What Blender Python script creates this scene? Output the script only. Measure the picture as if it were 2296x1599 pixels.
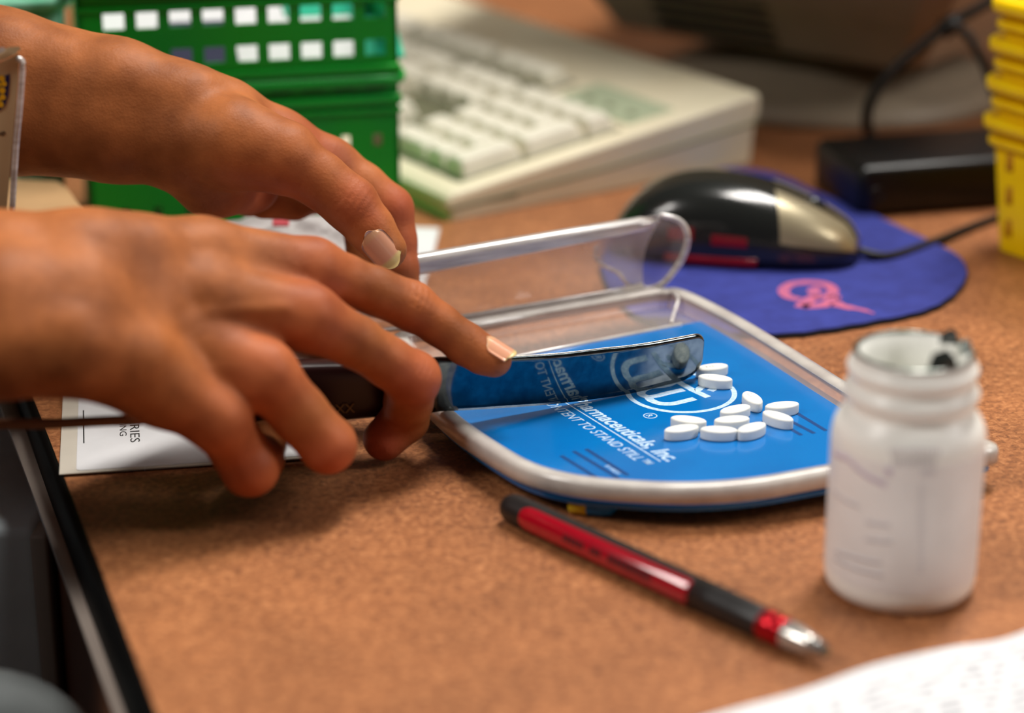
import bpy, bmesh, math, random
import numpy as np
from mathutils import Vector, Matrix
for o in list(bpy.data.objects): bpy.data.objects.remove(o)
C = bpy.context.scene.collection
S = 0.001                      # everything below is authored in millimetres
R = math.radians

# ------------------------------------------------------------------ camera
FPX, TH, HC = 5000.0, R(20.5), 322.0
cam_d = bpy.data.cameras.new('camera'); cam = bpy.data.objects.new('camera', cam_d); C.objects.link(cam)
cam_d.sensor_width = 36; cam_d.lens = FPX/2296*36
cam.location = (0, 0, HC*S); cam.rotation_euler = (R(90)-TH, 0, 0)
cam_d.clip_start = 0.02; cam_d.clip_end = 20
cam_d.dof.use_dof = True; cam_d.dof.focus_distance = 0.842; cam_d.dof.aperture_fstop = 4.2
bpy.context.scene.camera = cam
# ------------------------------------------------------------------ world, lights, exposure
vs = bpy.context.scene.view_settings
vs.view_transform = 'Standard'; vs.look = 'None'; vs.gamma = 1; vs.use_curve_mapping = False; vs.exposure = 0.0
w = bpy.data.worlds.new('world'); bpy.context.scene.world = w; w.use_nodes = True
w.node_tree.nodes['Background'].inputs[0].default_value = (1.0, 0.93, 0.86, 1)
w.node_tree.nodes['Background'].inputs[1].default_value = 0.045
def area(name, loc, tgt, sx, sy, power, col):
    l = bpy.data.lights.new(name, 'AREA'); l.shape = 'RECTANGLE'; l.size = sx; l.size_y = sy; l.energy = power; l.color = col
    o = bpy.data.objects.new(name, l); C.objects.link(o); o.location = loc
    d = Vector(tgt)-Vector(loc); o.rotation_euler = d.to_track_quat('-Z', 'Y').to_euler(); return o
area('ceiling_light_panel', (0.45, 1.35, 1.8), (0.1, 0.85, 0), 0.35, 1.2, 46, (1, 0.96, 0.9))
area('fill_light_left', (-1.55, 0.08, 1.7), (0.1, 0.65, 0), 0.4, 0.9, 30, (1, 0.95, 0.9))  # added front fill, set left so the torso keeps it off the forearm
area('fill_light_right', (1.8, 0.5, 1.35), (0.0, 0.9, 0), 0.4, 0.9, 19, (1, 0.96, 0.92))  # added side fill for green basket, keyboard end and bottle, sparing the forearm

# ------------------------------------------------------------------ picture -> place helpers (mm)
ct, st = math.cos(TH), math.sin(TH)
def ray(px, py):
    u = (px-1148)/FPX; v = (py-799.5)/FPX
    return np.array([u, ct-v*st, -st-v*ct])
def G(px, py, Z=0.0):
    d = ray(px, py); k = (Z-HC)/d[2]; return np.array([d[0]*k, d[1]*k, Z])
def W(px, py, Y):
    d = ray(px, py); k = Y/d[1]; return np.array([d[0]*k, Y, HC+d[2]*k])
def RP(px, py, p0, n):
    d = ray(px, py); o = np.array([0, 0, HC]); n = np.array(n, float)
    return o+d*(np.dot(np.array(p0)-o, n)/np.dot(d, n))
def unit(v): v = np.array(v, float); return v/np.linalg.norm(v)

# ------------------------------------------------------------------ materials
def lin(c): return tuple(((x/255)/12.92 if x/255 <= .04045 else ((x/255+.055)/1.055)**2.4) for x in c)
def mat(name, rgb, rough=.5, metal=0, rgb2=None, nscale=60, spec=.5, trans=0, bump=0, bscale=300, coat=0, emit=None, alpha=None, sss=0, detail=4, ior=1.45, stretch=None):
    m = bpy.data.materials.new(name); m.use_nodes = True; nt = m.node_tree; b = nt.nodes['Principled BSDF']
    c1 = lin(rgb); c2 = lin(rgb2) if rgb2 else tuple(x*.93 for x in c1)
    tc = nt.nodes.new('ShaderNodeTexCoord'); src = tc.outputs['Object']
    if stretch:
        mp = nt.nodes.new('ShaderNodeMapping'); mp.inputs['Scale'].default_value = stretch; nt.links.new(src, mp.inputs[0]); src = mp.outputs[0]
    n = nt.nodes.new('ShaderNodeTexNoise'); n.inputs['Scale'].default_value = nscale; n.inputs['Detail'].default_value = detail
    nt.links.new(src, n.inputs['Vector'])
    r = nt.nodes.new('ShaderNodeValToRGB'); r.color_ramp.elements[0].position = .35; r.color_ramp.elements[1].position = .65
    r.color_ramp.elements[0].color = (*c2, 1); r.color_ramp.elements[1].color = (*c1, 1)
    nt.links.new(n.outputs['Fac'], r.inputs[0]); nt.links.new(r.outputs[0], b.inputs['Base Color'])
    b.inputs['Roughness'].default_value = rough; b.inputs['Metallic'].default_value = metal
    b.inputs['Specular IOR Level'].default_value = spec; b.inputs['Transmission Weight'].default_value = trans
    b.inputs['IOR'].default_value = ior; b.inputs['Coat Weight'].default_value = coat; b.inputs['Coat Roughness'].default_value = .1
    if sss:
        b.inputs['Subsurface Weight'].default_value = sss; b.inputs['Subsurface Radius'].default_value = (1, .35, .2); b.inputs['Subsurface Scale'].default_value = .003
    if emit: b.inputs['Emission Color'].default_value = (*lin(emit[0]), 1); b.inputs['Emission Strength'].default_value = emit[1]
    if alpha is not None: b.inputs['Alpha'].default_value = alpha
    if bump:
        n2 = nt.nodes.new('ShaderNodeTexNoise'); n2.inputs['Scale'].default_value = bscale; nt.links.new(src, n2.inputs['Vector'])
        bp = nt.nodes.new('ShaderNodeBump'); bp.inputs['Strength'].default_value = bump; bp.inputs['Distance'].default_value = .0005
        nt.links.new(n2.outputs['Fac'], bp.inputs['Height']); nt.links.new(bp.outputs[0], b.inputs['Normal'])
    return m
def clear_mat(name, rgb, opac, rough=.15, rim=.6):
    m = mat(name, rgb, rough, coat=.3); nt = m.node_tree; b = nt.nodes['Principled BSDF']; out = nt.nodes['Material Output']
    t = nt.nodes.new('ShaderNodeBsdfTransparent'); t.inputs[0].default_value = (.97, .95, .94, 1)
    lw = nt.nodes.new('ShaderNodeLayerWeight'); lw.inputs[0].default_value = .35
    mr = nt.nodes.new('ShaderNodeMapRange'); mr.inputs['To Min'].default_value = opac; mr.inputs['To Max'].default_value = min(1, opac+rim)
    nt.links.new(lw.outputs['Facing'], mr.inputs['Value'])
    mx = nt.nodes.new('ShaderNodeMixShader'); nt.links.new(mr.outputs[0], mx.inputs[0]); nt.links.new(t.outputs[0], mx.inputs[1]); nt.links.new(b.outputs[0], mx.inputs[2])
    nt.links.new(mx.outputs[0], out.inputs[0]); return m
def table_mat():
    m = mat('desk_laminate', (186, 118, 70), .42, spec=.4); nt = m.node_tree; b = nt.nodes['Principled BSDF']
    tc = nt.nodes.new('ShaderNodeTexCoord')
    def noise(sc, det, rg=.5, dist=0):
        n = nt.nodes.new('ShaderNodeTexNoise'); n.inputs['Scale'].default_value = sc; n.inputs['Detail'].default_value = det; n.inputs['Roughness'].default_value = rg
        n.inputs['Distortion'].default_value = dist; nt.links.new(tc.outputs['Object'], n.inputs['Vector']); return n
    a = noise(420, 5, .65, .6); r = nt.nodes.new('ShaderNodeValToRGB'); e = r.color_ramp.elements
    e[0].position = .34; e[0].color = (*lin((120, 76, 50)), 1); e[1].position = .66; e[1].color = (*lin((188, 130, 86)), 1)
    k = e.new(.5); k.color = (*lin((158, 102, 64)), 1)
    nt.links.new(a.outputs['Fac'], r.inputs[0])
    g = noise(28, 3); mx = nt.nodes.new('ShaderNodeMix'); mx.data_type = 'RGBA'; mx.blend_type = 'MULTIPLY'
    r2 = nt.nodes.new('ShaderNodeValToRGB'); r2.color_ramp.elements[0].color = (.8, .76, .74, 1); r2.color_ramp.elements[1].color = (1.08, 1.04, 1, 1)
    r2.color_ramp.elements[0].position = .3; r2.color_ramp.elements[1].position = .7
    nt.links.new(g.outputs['Fac'], r2.inputs[0]); mx.inputs[0].default_value = 1
    nt.links.new(r.outputs[0], mx.inputs[6]); nt.links.new(r2.outputs[0], mx.inputs[7]); nt.links.new(mx.outputs[2], b.inputs['Base Color'])
    return m
def skin_mat():
    m = mat('skin', (190, 120, 82), .52, spec=.22, sss=.08); nt = m.node_tree; b = nt.nodes['Principled BSDF']
    tc = nt.nodes.new('ShaderNodeTexCoord')
    n = nt.nodes.new('ShaderNodeTexNoise'); n.inputs['Scale'].default_value = 55; n.inputs['Detail'].default_value = 3; nt.links.new(tc.outputs['Object'], n.inputs['Vector'])
    r = nt.nodes.new('ShaderNodeValToRGB'); e = r.color_ramp.elements
    e[0].position = .33; e[0].color = (*lin((140, 80, 42)), 1); e[1].position = .68; e[1].color = (*lin((180, 108, 60)), 1)
    nt.links.new(n.outputs['Fac'], r.inputs[0])
    at = nt.nodes.new('ShaderNodeAttribute'); at.attribute_name = 'red'
    mx = nt.nodes.new('ShaderNodeMix'); mx.data_type = 'RGBA'; mx.inputs[7].default_value = (*lin((184, 84, 60)), 1)
    nt.links.new(at.outputs['Fac'], mx.inputs[0]); nt.links.new(r.outputs[0], mx.inputs[6]); nt.links.new(mx.outputs[2], b.inputs['Base Color'])
    v = nt.nodes.new('ShaderNodeTexVoronoi'); v.inputs['Scale'].default_value = 900; nt.links.new(tc.outputs['Object'], v.inputs['Vector'])
    n3 = nt.nodes.new('ShaderNodeTexNoise'); n3.inputs['Scale'].default_value = 260; n3.inputs['Detail'].default_value = 5; nt.links.new(tc.outputs['Object'], n3.inputs['Vector'])
    ad = nt.nodes.new('ShaderNodeMath'); ad.operation = 'MULTIPLY_ADD'; ad.inputs[1].default_value = .35
    nt.links.new(v.outputs['Distance'], ad.inputs[0]); nt.links.new(n3.outputs['Fac'], ad.inputs[2])
    bp = nt.nodes.new('ShaderNodeBump'); bp.inputs['Strength'].default_value = .28; bp.inputs['Distance'].default_value = .0006
    nt.links.new(ad.outputs[0], bp.inputs['Height']); nt.links.new(bp.outputs[0], b.inputs['Normal'])
    return m
M = dict(
 desk=table_mat(), skin=skin_mat(),
 black=mat('black_edging', (8, 8, 8), .5, spec=.05), strip=mat('pale_strip', (168, 155, 145), .35),
 brown=mat('brown_panel', (110, 66, 40), .6), grey=mat('grey_blue_metal', (226, 238, 245), .5), floor=mat('dark_carpet', (48, 30, 18), .95, nscale=30),
 wall=mat('wall_paint', (120, 104, 84), .9), dgrey=mat('grey_vinyl', (130, 136, 136), .6),
 clear=clear_mat('clear_plastic', (236, 226, 220), .06, rim=.2), lidclear=clear_mat('clear_lid', (236, 226, 220), .04, .1),
 frost=mat('frosted_plastic', (212, 206, 198), .3, rgb2=(190, 182, 176), nscale=80, trans=.15, coat=.4),
 frost2=mat('clear_plastic_edge', (234, 230, 226), .22, rgb2=(190, 182, 176), nscale=40, trans=.3, coat=.5, stretch=(1, 1, 12)),
 blue=mat('blue_print_sheet', (0, 114, 190), .2, rgb2=(0, 104, 178), nscale=25, coat=.25, spec=.5), gripshade=mat('grip_shadow_blue', (8, 62, 120), .4),
 white=mat('white_print', (196, 216, 234), .6, rgb2=(156, 190, 220), nscale=900), pill=mat('pill_white', (236, 236, 230), .55, bump=.12, bscale=1500),
 steel=mat('spatula_steel', (108, 116, 118), .08, metal=1, rgb2=(86, 96, 102), nscale=300), steel_edge=mat('steel_edge', (190, 186, 176), .25, metal=1),
 maroon=mat('maroon_handle', (44, 12, 10), .35), gold=mat('dull_gold_print', (140, 110, 60), .5),
 bottle=mat('bottle_plastic', (252, 252, 246), .35, rgb2=(250, 250, 243)), label=mat('bottle_label', (246, 244, 242), .45), foil=mat('silver_foil', (150, 152, 148), .3, metal=1, rgb2=(60, 74, 66), nscale=200),
 lilac=mat('faded_lilac_ink', (218, 206, 222), .6), greyink=mat('faded_grey_ink', (226, 224, 227), .6),
 penblack=mat('pen_black_rubber', (26, 24, 24), .38), penred=mat('pen_red', (164, 6, 30), .14, coat=.5), penring=mat('pen_red_chrome', (170, 10, 26), .25, metal=.7), pensilver=mat('pen_silver', (190, 186, 180), .22, metal=.7),
 penink=mat('pen_black_print', (48, 6, 14), .5), paper=mat('white_paper', (222, 222, 224), .8), paperink=mat('grey_paper_print', (158, 160, 166), .8), ink=mat('black_ink', (40, 38, 38), .7),
 liner=mat('label_liner', (208, 200, 186), .45),
 pad=mat('mouse_pad_blue', (44, 54, 140), .85, rgb2=(36, 44, 124), nscale=120, bump=.3, bscale=900), padedge=mat('pad_rubber', (18, 16, 22), .8), pink=mat('pad_pink_script', (190, 92, 120), .8, rgb2=(170, 88, 130), nscale=200),
 mouse=mat('mouse_black', (30, 32, 30), .2, coat=.5), mousesil=mat('mouse_silver', (170, 158, 128), .3, metal=.5, rgb2=(158, 148, 124), nscale=20), mousered=mat('mouse_red_window', (120, 2, 20), .2, coat=.4, emit=((200, 0, 30), .05)),
 cable=mat('cable_black', (26, 24, 20), .45), adapter=mat('adapter_black', (9, 9, 10), .35),
 yellow=mat('yellow_plastic', (252, 212, 0), .35, rgb2=(246, 200, 0)), green=mat('green_plastic', (0, 168, 40), .35, rgb2=(0, 150, 50), nscale=15), mint=mat('mint_plastic', (150, 220, 190), .4, rgb2=(110, 200, 160)),
 navy=mat('navy_card', (18, 24, 60), .6), teal=mat('teal_card', (0, 178, 140), .6), tan=mat('tan_card', (190, 150, 105), .6),
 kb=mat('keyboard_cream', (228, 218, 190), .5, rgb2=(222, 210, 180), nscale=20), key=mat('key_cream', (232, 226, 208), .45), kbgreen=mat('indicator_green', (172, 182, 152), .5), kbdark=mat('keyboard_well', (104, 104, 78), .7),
 monitor=mat('monitor_grey', (146, 132, 112), .5), vent=mat('vent_dark', (22, 18, 12), .8),
 badge=mat('badge_card', (206, 186, 146), .45), crestnavy=mat('crest_navy', (22, 24, 84), .5), crestyel=mat('crest_yellow', (232, 180, 20), .5), capblue=mat('cap_blue', (10, 110, 180), .35), capyel=mat('cap_yellow', (224, 190, 40), .5),
 nail=None, cord=mat('brown_cord', (140, 92, 60), .7), red=mat('red_print', (190, 60, 70), .6), bagshade=mat('bag_shaded_white', (168, 162, 160), .5),  # the bag's white is greyed to carry the shade on it
)
def nail_mat():
    m = mat('nail', (226, 168, 142), .2, coat=.7, spec=.3); nt = m.node_tree; b = nt.nodes['Principled BSDF']
    at = nt.nodes.new('ShaderNodeAttribute'); at.attribute_name = 'tip'
    mx = nt.nodes.new('ShaderNodeMix'); mx.data_type = 'RGBA'; mx.inputs[6].default_value = (*lin((218, 156, 124)), 1); mx.inputs[7].default_value = (*lin((214, 188, 126)), 1)
    nt.links.new(at.outputs['Fac'], mx.inputs[0]); nt.links.new(mx.outputs[2], b.inputs['Base Color']); return m
M['nail'] = nail_mat()

# ------------------------------------------------------------------ object helpers
ORG = {}
def props(o, label=None, cat=None, group=None, kind=None):
    if label: o['label'] = label
    if cat: o['category'] = cat
    if group: o['group'] = group
    if kind: o['kind'] = kind
    return o
def thing(name, label, cat, loc=(0, 0, 0), group=None):
    o = bpy.data.objects.new(name, None); C.objects.link(o); o.empty_display_size = .01
    o.location = [float(x)*S for x in loc]; ORG[o.name] = np.array(loc, float)
    return props(o, label, cat, group)
def obj(name, vf, m, parent=None, smooth=True, at=None, **kw):
    """vf = (verts, faces) in world mm"""
    v, f = vf; v = np.array(v, float).reshape(-1, 3)
    org = ORG[parent.name] if parent else (np.array(at, float) if at is not None else np.array([*v.mean(0)[:2], v[:, 2].min()]))
    me = bpy.data.meshes.new(name); me.from_pydata(((v-org)*S).tolist(), [], [list(map(int, q)) for q in f]); me.update()
    if smooth:
        for p in me.polygons: p.use_smooth = True
    if m: me.materials.append(m)
    o = bpy.data.objects.new(name, me); C.objects.link(o)
    if parent: o.parent = parent; ORG[o.name] = org
    else: o.location = (org*S).tolist(); ORG[o.name] = org
    return props(o, **kw)
def join(*vfs):
    V = []; F = []
    for v, f in vfs:
        n = len(V); V += [tuple(x) for x in v]; F += [[i+n for i in q] for q in f]
    return V, F
def from_bm(bm):
    bm.verts.ensure_lookup_table(); bm.verts.index_update()
    r = ([tuple(v.co) for v in bm.verts], [[v.index for v in f.verts] for f in bm.faces]); bm.free(); return r
def box(c, ex, ey, ez, bev=0, seg=2):
    """c centre, ex/ey/ez half-extent vectors (mm)"""
    bm = bmesh.new(); c = np.array(c, float); ex, ey, ez = map(lambda a: np.array(a, float), (ex, ey, ez))
    vs_ = [bm.verts.new(tuple(c+a*ex+b*ey+d*ez)) for a in (-1, 1) for b in (-1, 1) for d in (-1, 1)]
    for q in ((0, 1, 3, 2), (4, 6, 7, 5), (0, 4, 5, 1), (2, 3, 7, 6), (0, 2, 6, 4), (1, 5, 7, 3)): bm.faces.new([vs_[i] for i in q])
    bmesh.ops.recalc_face_normals(bm, faces=bm.faces)
    if bev: bmesh.ops.bevel(bm, geom=bm.edges[:]+bm.verts[:], offset=bev, segments=seg, profile=.5, affect='EDGES')
    return from_bm(bm)
def prism(poly, z0, z1, bev=0, seg=2):
    bm = bmesh.new(); vs_ = [bm.verts.new((p[0], p[1], z0)) for p in poly]; f = bm.faces.new(vs_)
    r = bmesh.ops.extrude_face_region(bm, geom=[f]); bmesh.ops.translate(bm, verts=[g for g in r['geom'] if isinstance(g, bmesh.types.BMVert)], vec=(0, 0, z1-z0))
    bmesh.ops.recalc_face_normals(bm, faces=bm.faces)
    if bev:
        ed = [e for e in bm.edges if abs(e.verts[0].co.z-e.verts[1].co.z) < 1e-6]
        bmesh.ops.bevel(bm, geom=ed, offset=bev, segments=seg, profile=.5, affect='EDGES')
    return from_bm(bm)
def smooth_path(pts, n=6, closed=False):
    P = [np.array(p, float) for p in pts]; out = []; N = len(P)
    rng = range(N if closed else N-1)
    for i in rng:
        p0 = P[(i-1) % N] if closed or i > 0 else 2*P[0]-P[1]
        p1 = P[i]; p2 = P[(i+1) % N]; p3 = P[(i+2) % N] if closed or i+2 < N else 2*P[-1]-P[-2]
        for k in range(n):
            t = k/n; out.append(.5*((2*p1)+(-p0+p2)*t+(2*p0-5*p1+4*p2-p3)*t*t+(-p0+3*p1-3*p2+p3)*t**3))
    if not closed: out.append(P[-1])
    return out
def tube(path, rad, seg=12, closed=False, caps=True, flat=None):
    P = [np.array(p, float) for p in path]; N = len(P); V = []; F = []
    up = np.array([0, 0, 1.0])
    for i, p in enumerate(P):
        a = P[(i-1) % N] if closed or i > 0 else P[i]; b = P[(i+1) % N] if closed or i < N-1 else P[i]
        t = unit(b-a); s = np.cross(t, up)
        if np.linalg.norm(s) < .05: s = np.cross(t, np.array([1., 0, 0]))
        s = unit(s); u = np.cross(s, t); r = rad[i] if hasattr(rad, '__len__') else rad
        for k in range(seg):
            a_ = 2*math.pi*k/seg; V.append(p+r*(math.cos(a_)*s*(flat or 1)+math.sin(a_)*u))
    for i in range(N if closed else N-1):
        j = (i+1) % N
        for k in range(seg): F.append([i*seg+k, i*seg+(k+1) % seg, j*seg+(k+1) % seg, j*seg+k])
    if caps and not closed:
        F.append(list(range(seg))[::-1]); F.append([(N-1)*seg+k for k in range(seg)])
    return V, F
def lathe(prof, c, axis=(0, 0, 1), seg=48, a0=0, a1=2*math.pi):
    ax = unit(axis); h = np.array([1., 0, 0]) if abs(ax[0]) < .9 else np.array([0, 1., 0])
    s = unit(np.cross(ax, h)); u = np.cross(ax, s); full = abs(a1-a0-2*math.pi) < 1e-6; n = seg if full else seg+1; V = []; F = []
    for z, r in prof:
        for k in range(n):
            a = a0+(a1-a0)*k/seg; V.append(np.array(c)+ax*z+r*(math.cos(a)*s+math.sin(a)*u))
    for i in range(len(prof)-1):
        for k in range(seg):
            k2 = (k+1) % n if full else k+1; F.append([i*n+k, i*n+k2, (i+1)*n+k2, (i+1)*n+k])
    return V, F
def gridsurf(rows, close_v=False):
    n = len(rows[0]); V = [p for r in rows for p in r]; F = []
    for i in range(len(rows)-1):
        for k in range(n if close_v else n-1): F.append([i*n+k, i*n+(k+1) % n, (i+1)*n+(k+1) % n, (i+1)*n+k])
    return V, F
def thick(vf, t):
    """solid shell along vertex normals"""
    v, f = vf; me = bpy.data.meshes.new('t'); me.from_pydata([tuple(map(float, p)) for p in v], [], [list(map(int, q)) for q in f]); me.update()
    bm = bmesh.new(); bm.from_mesh(me); bpy.data.meshes.remove(me); bmesh.ops.recalc_face_normals(bm, faces=bm.faces)
    bmesh.ops.solidify(bm, geom=bm.faces[:], thickness=t); return from_bm(bm)
def stroke(pts, wd, z, th=.15, n=5, taper=False):
    """flat printed line of width wd on the plane at height z"""
    P = smooth_path([np.array([p[0], p[1], 0]) for p in pts], n) if len(pts) > 2 else [np.array([p[0], p[1], 0.]) for p in pts]
    A = []; B = []
    for i, p in enumerate(P):
        t = unit(P[min(i+1, len(P)-1)]-P[max(i-1, 0)]); s = np.array([-t[1], t[0], 0]); ww = wd[min(int(i/(len(P)-1)*(len(wd)-1)+.5), len(wd)-1)] if hasattr(wd, '__len__') else wd
        A.append(p+s*ww/2); B.append(p-s*ww/2)
    V = []; F = []; N = len(P)
    for i in range(N): V += [A[i]+[0, 0, z], B[i]+[0, 0, z], A[i]+[0, 0, z+th], B[i]+[0, 0, z+th]]
    for i in range(N-1):
        a = 4*i; b = a+4; F += [[a+2, a+3, b+3, b+2], [a, a+2, b+2, b], [a+1, b+1, b+3, a+3]]
    F += [[0, 1, 3, 2], [4*N-4, 4*N-2, 4*N-1, 4*N-3]]
    return V, F
_tc = {}
def text_vf(s, shear=0, bold=0, ext=.02):
    cu = bpy.data.curves.new('t', 'FONT'); cu.body = s; cu.size = 1; cu.shear = shear; cu.offset = bold; cu.extrude = ext; cu.resolution_u = 3
    o = bpy.data.objects.new('t', cu); C.objects.link(o); bpy.context.view_layer.update()
    me = bpy.data.meshes.new_from_object(o.evaluated_get(bpy.context.evaluated_depsgraph_get()))
    v = np.array([tuple(p.co) for p in me.vertices]); f = [list(p.vertices) for p in me.polygons]
    bpy.data.objects.remove(o); bpy.data.curves.remove(cu); bpy.data.meshes.remove(me); return v, f
def place_text(s, origin, ex, ey, width=None, size=None, shear=0, bold=0, hscale=1, nz=.15):
    v, f = text_vf(s, shear, bold); x0 = v[:, 0].min(); ww = v[:, 0].max()-x0
    k = width/ww if width else size
    ex = unit(ex); ey = unit(ey); ez = np.cross(ex, ey); org = np.array(origin, float)
    return [org+ex*(p[0]-x0)*k+ey*p[1]*k*hscale+ez*(p[2]/.02*nz/2+nz/2) for p in v], f
rnd = random.Random(4)

# ------------------------------------------------------------------ setting: desk, floor, wall
E0, E1 = G(75, 895), G(350, 1599); ed = unit(E1-E0); en = np.array([ed[1], -ed[0], 0]);
if en[0] > 0: en = -en                      # points left, away from the desk
D0 = E0-ed*1250; D1 = E1+ed*350
poly = [D0[:2], D1[:2], (1500, D1[1]), (1500, D0[1])]
desk = thing('desk', 'brown speckled laminate desk top with black edging carrying everything', 'desk', (300, 900, -740))
obj('desktop', prism(poly, -22, 0), M['desk'], desk, smooth=False)
def extr(profile, a, b):          # profile in (outward, z)
    rows = [[np.array(p)+en*o+np.array([0, 0, z]) for o, z in profile] for p in (a, b)]
    return gridsurf(rows, True)
obj('black_edging', extr([(0, 0.4), (1.2, .6), (2.6, -.2), (3.2, -2), (3.2, -20), (2.6, -23), (0, -24), (0, -22)], D0, D1), M['black'], desk, label='glossy black rubber edging')
s0 = D0+en*0; s1 = D1
rows = []
for p, wd, zt_ in ((E0-ed*160, 8.0, -11), (E1, 2.2, -23.5), (D1, 0.2, -26)):
    p = np.array(p); rows.append([p+np.array([0, 0, zt_]), p+en*(3.3+wd)+np.array([0, 0, zt_]), p+en*(3.3+wd)+np.array([0, 0, zt_-2.6]), p+np.array([0, 0, zt_-2.6])])
obj('metal_strip', gridsurf(rows, True), M['strip'], desk, label='pale strip under the black edging')
side = [D0-en*12, D1-en*12]
obj('side_panel', box((side[0]+side[1])/2+np.array([0, 0, -383]), (side[1]-side[0])/2, -en*9, (0, 0, 356)), M['brown'], desk, smooth=False, label='dark brown side panel')
obj('floor', box((200, 900, -745), (1800, 0, 0), (0, 1800, 0), (0, 0, 5)), M['floor'], kind='structure', smooth=False)
obj('wall_back', box((200, 2260, 200), (1800, 0, 0), (0, 15, 0), (0, 0, 950)), M['wall'], kind='structure', smooth=False)

# grey cabinet and chair arm at the far left edge
cab = thing('cabinet', 'grey-blue metal cabinet standing left of the desk edge', 'cabinet', (-300, 760, -740))
xr = W(78, 1200, 800)[0]
obj('body', box((xr-60, 900, -395), (60, 0, 0), (0, 100, 0), (0, 0, 345), 4), M['grey'], cab)
obj('edge_trim', box((xr+1.5, 806, -395), (3.5, 0, 0), (0, 8, 0), (0, 0, 343), 1.5), M['strip'], cab, label='pale brown edge trim')
ch = thing('chair', 'dark grey padded chair back low at the lower left', 'chair', (-240, 620, -740))
cp = W(125, 1585, 640)
obj('backrest', tube(smooth_path([cp+[-130, 0, -8], cp+[-40, 0, 0], cp+[-5, 0, -8], cp+[6, 2, -50], cp+[6, 2, -200]], 6), 13, 16), M['dgrey'], ch)
obj('post', tube([cp+[-60, 0, -6], np.array([cp[0]-60, cp[1], -735])], 14, 16), M['black'], ch)
obj('base', lathe([(0, 0), (0, 120), (14, 110), (22, 20), (22, 0)], (cp[0]-60, cp[1], -740)), M['black'], ch)

# ------------------------------------------------------------------ pill counting tray
ZF, ZR, ZL = 10.0, 16.0, 9.7
ring_px = [(1540, 650, ZR), (1650, 703, ZR), (1770, 774, ZR), (1900, 855, ZR), (2050, 948, ZR), (2175, 968, 14), (2234, 985, 12), (2244, 1008, 11), (2222, 1032, ZL), (2120, 1052, ZL),
           (1980, 1074, ZL), (1847, 1097, ZL), (1705, 1122, ZL), (1564, 1133, ZL), (1423, 1130, ZL), (1282, 1116, ZL), (1169, 1085, ZL), (1073, 1029, ZL), (1000, 975, ZL), (955, 930, ZL),
           (925, 880, ZL), (890, 790, 13), (885, 745, ZR), (960, 729, ZR), (1060, 712, ZR), (1250, 680, ZR), (1440, 648, ZR), (1490, 644, ZR)]
ctrl = [G(*p)[:2] for p in ring_px]
ctrl[5:10] = [np.array(q) for q in ((158., 744.), (169., 735.5), (172.5, 729.), (167., 723.5), (150., 719.))]; ctrl[4] = np.array((144., 757.))
outer = smooth_path([np.array([*c, 0]) for c in ctrl], 5, True)
cen = np.mean(outer, 0); NO = len(outer); nrm = []
for i in range(NO):
    t = unit(outer[(i+2) % NO]-outer[(i-2) % NO]); n = np.array([t[1], -t[0], 0]); nrm.append(n if np.dot(n, outer[i]-cen) > 0 else -n)
def ringz(off, z): return [outer[i]+nrm[i]*off+np.array([0, 0, z]) for i in range(NO)]
tray = thing('pill_counting_tray', 'clear and blue plastic pill counting tray with white company print', 'tray', (cen[0], cen[1], 0))
obj('rim', gridsurf([ringz(-6.4, ZR-.8), ringz(-5.8, ZR), ringz(-3, ZR+.6), ringz(-.8, ZR), ringz(0, ZR-1.5), ringz(.2, ZL+.4), ringz(-.8, ZL), ringz(-1.6, ZL+.6), ringz(-2, ZR-2), ringz(-6, ZR-2), ringz(-6.4, ZR-.8)], True), M['frost'], tray, label='frosted clear rim')
obj('wall', gridsurf([ringz(-6.2, ZR-1), ringz(-7.6, ZF+2), ringz(-9.4, ZF)], True), clear_mat('clear_wall', (226, 206, 200), .3), tray, label='translucent sloping inner wall')
fl = ringz(-8.5, ZF); obj('tray_floor', ([*fl, *ringz(-8.5, ZF-1.6)], [list(range(NO)), [NO+i for i in range(NO)][::-1]]+[[i, (i+1) % NO, NO+(i+1) % NO, NO+i] for i in range(NO)]), M['clear'], tray, smooth=False)
# blue printed sheet: part of the floor on the near side of the trough line
T0, T1 = G(995, 834, ZF), G(1527, 730, ZF); td = unit(T1-T0); tn = np.array([td[1], -td[0], 0])
if np.dot(tn, cen-T0) < 0: tn = -tn
bl = ringz(-8.9, 0); keep = []
for i in range(NO):
    p, q = bl[i], bl[(i+1) % NO]; dp, dq = np.dot(tn, p-T0), np.dot(tn, q-T0)
    if dp >= 0: keep.append(p)
    if (dp >= 0) != (dq >= 0): keep.append(p+(q-p)*dp/(dp-dq))
obj('blue_sheet', prism([p[:2] for p in keep], ZF-1.4, ZF+.25), M['blue'], tray, smooth=False, label='blue printed floor sheet')
bb = ringz(-2.8, 0); keep2 = []
for i in range(NO):
    p, q = bb[i], bb[(i+1) % NO]; dp, dq = np.dot(tn, p-T0), np.dot(tn, q-T0)
    if dp >= 0: keep2.append(p)
    if (dp >= 0) != (dq >= 0): keep2.append(p+(q-p)*dp/(dp-dq))
obj('blue_underside', prism([p[:2]*1.0 for p in keep2], 5.8, ZF-1.7, .8, 2), M['blue'], tray, label='blue underside showing below the rim')
obj('trough_ridge', tube([T0-td*14+[0, 0, .4], T1+[0, 0, .4]], .9, 8), M['frost2'], tray)
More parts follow.
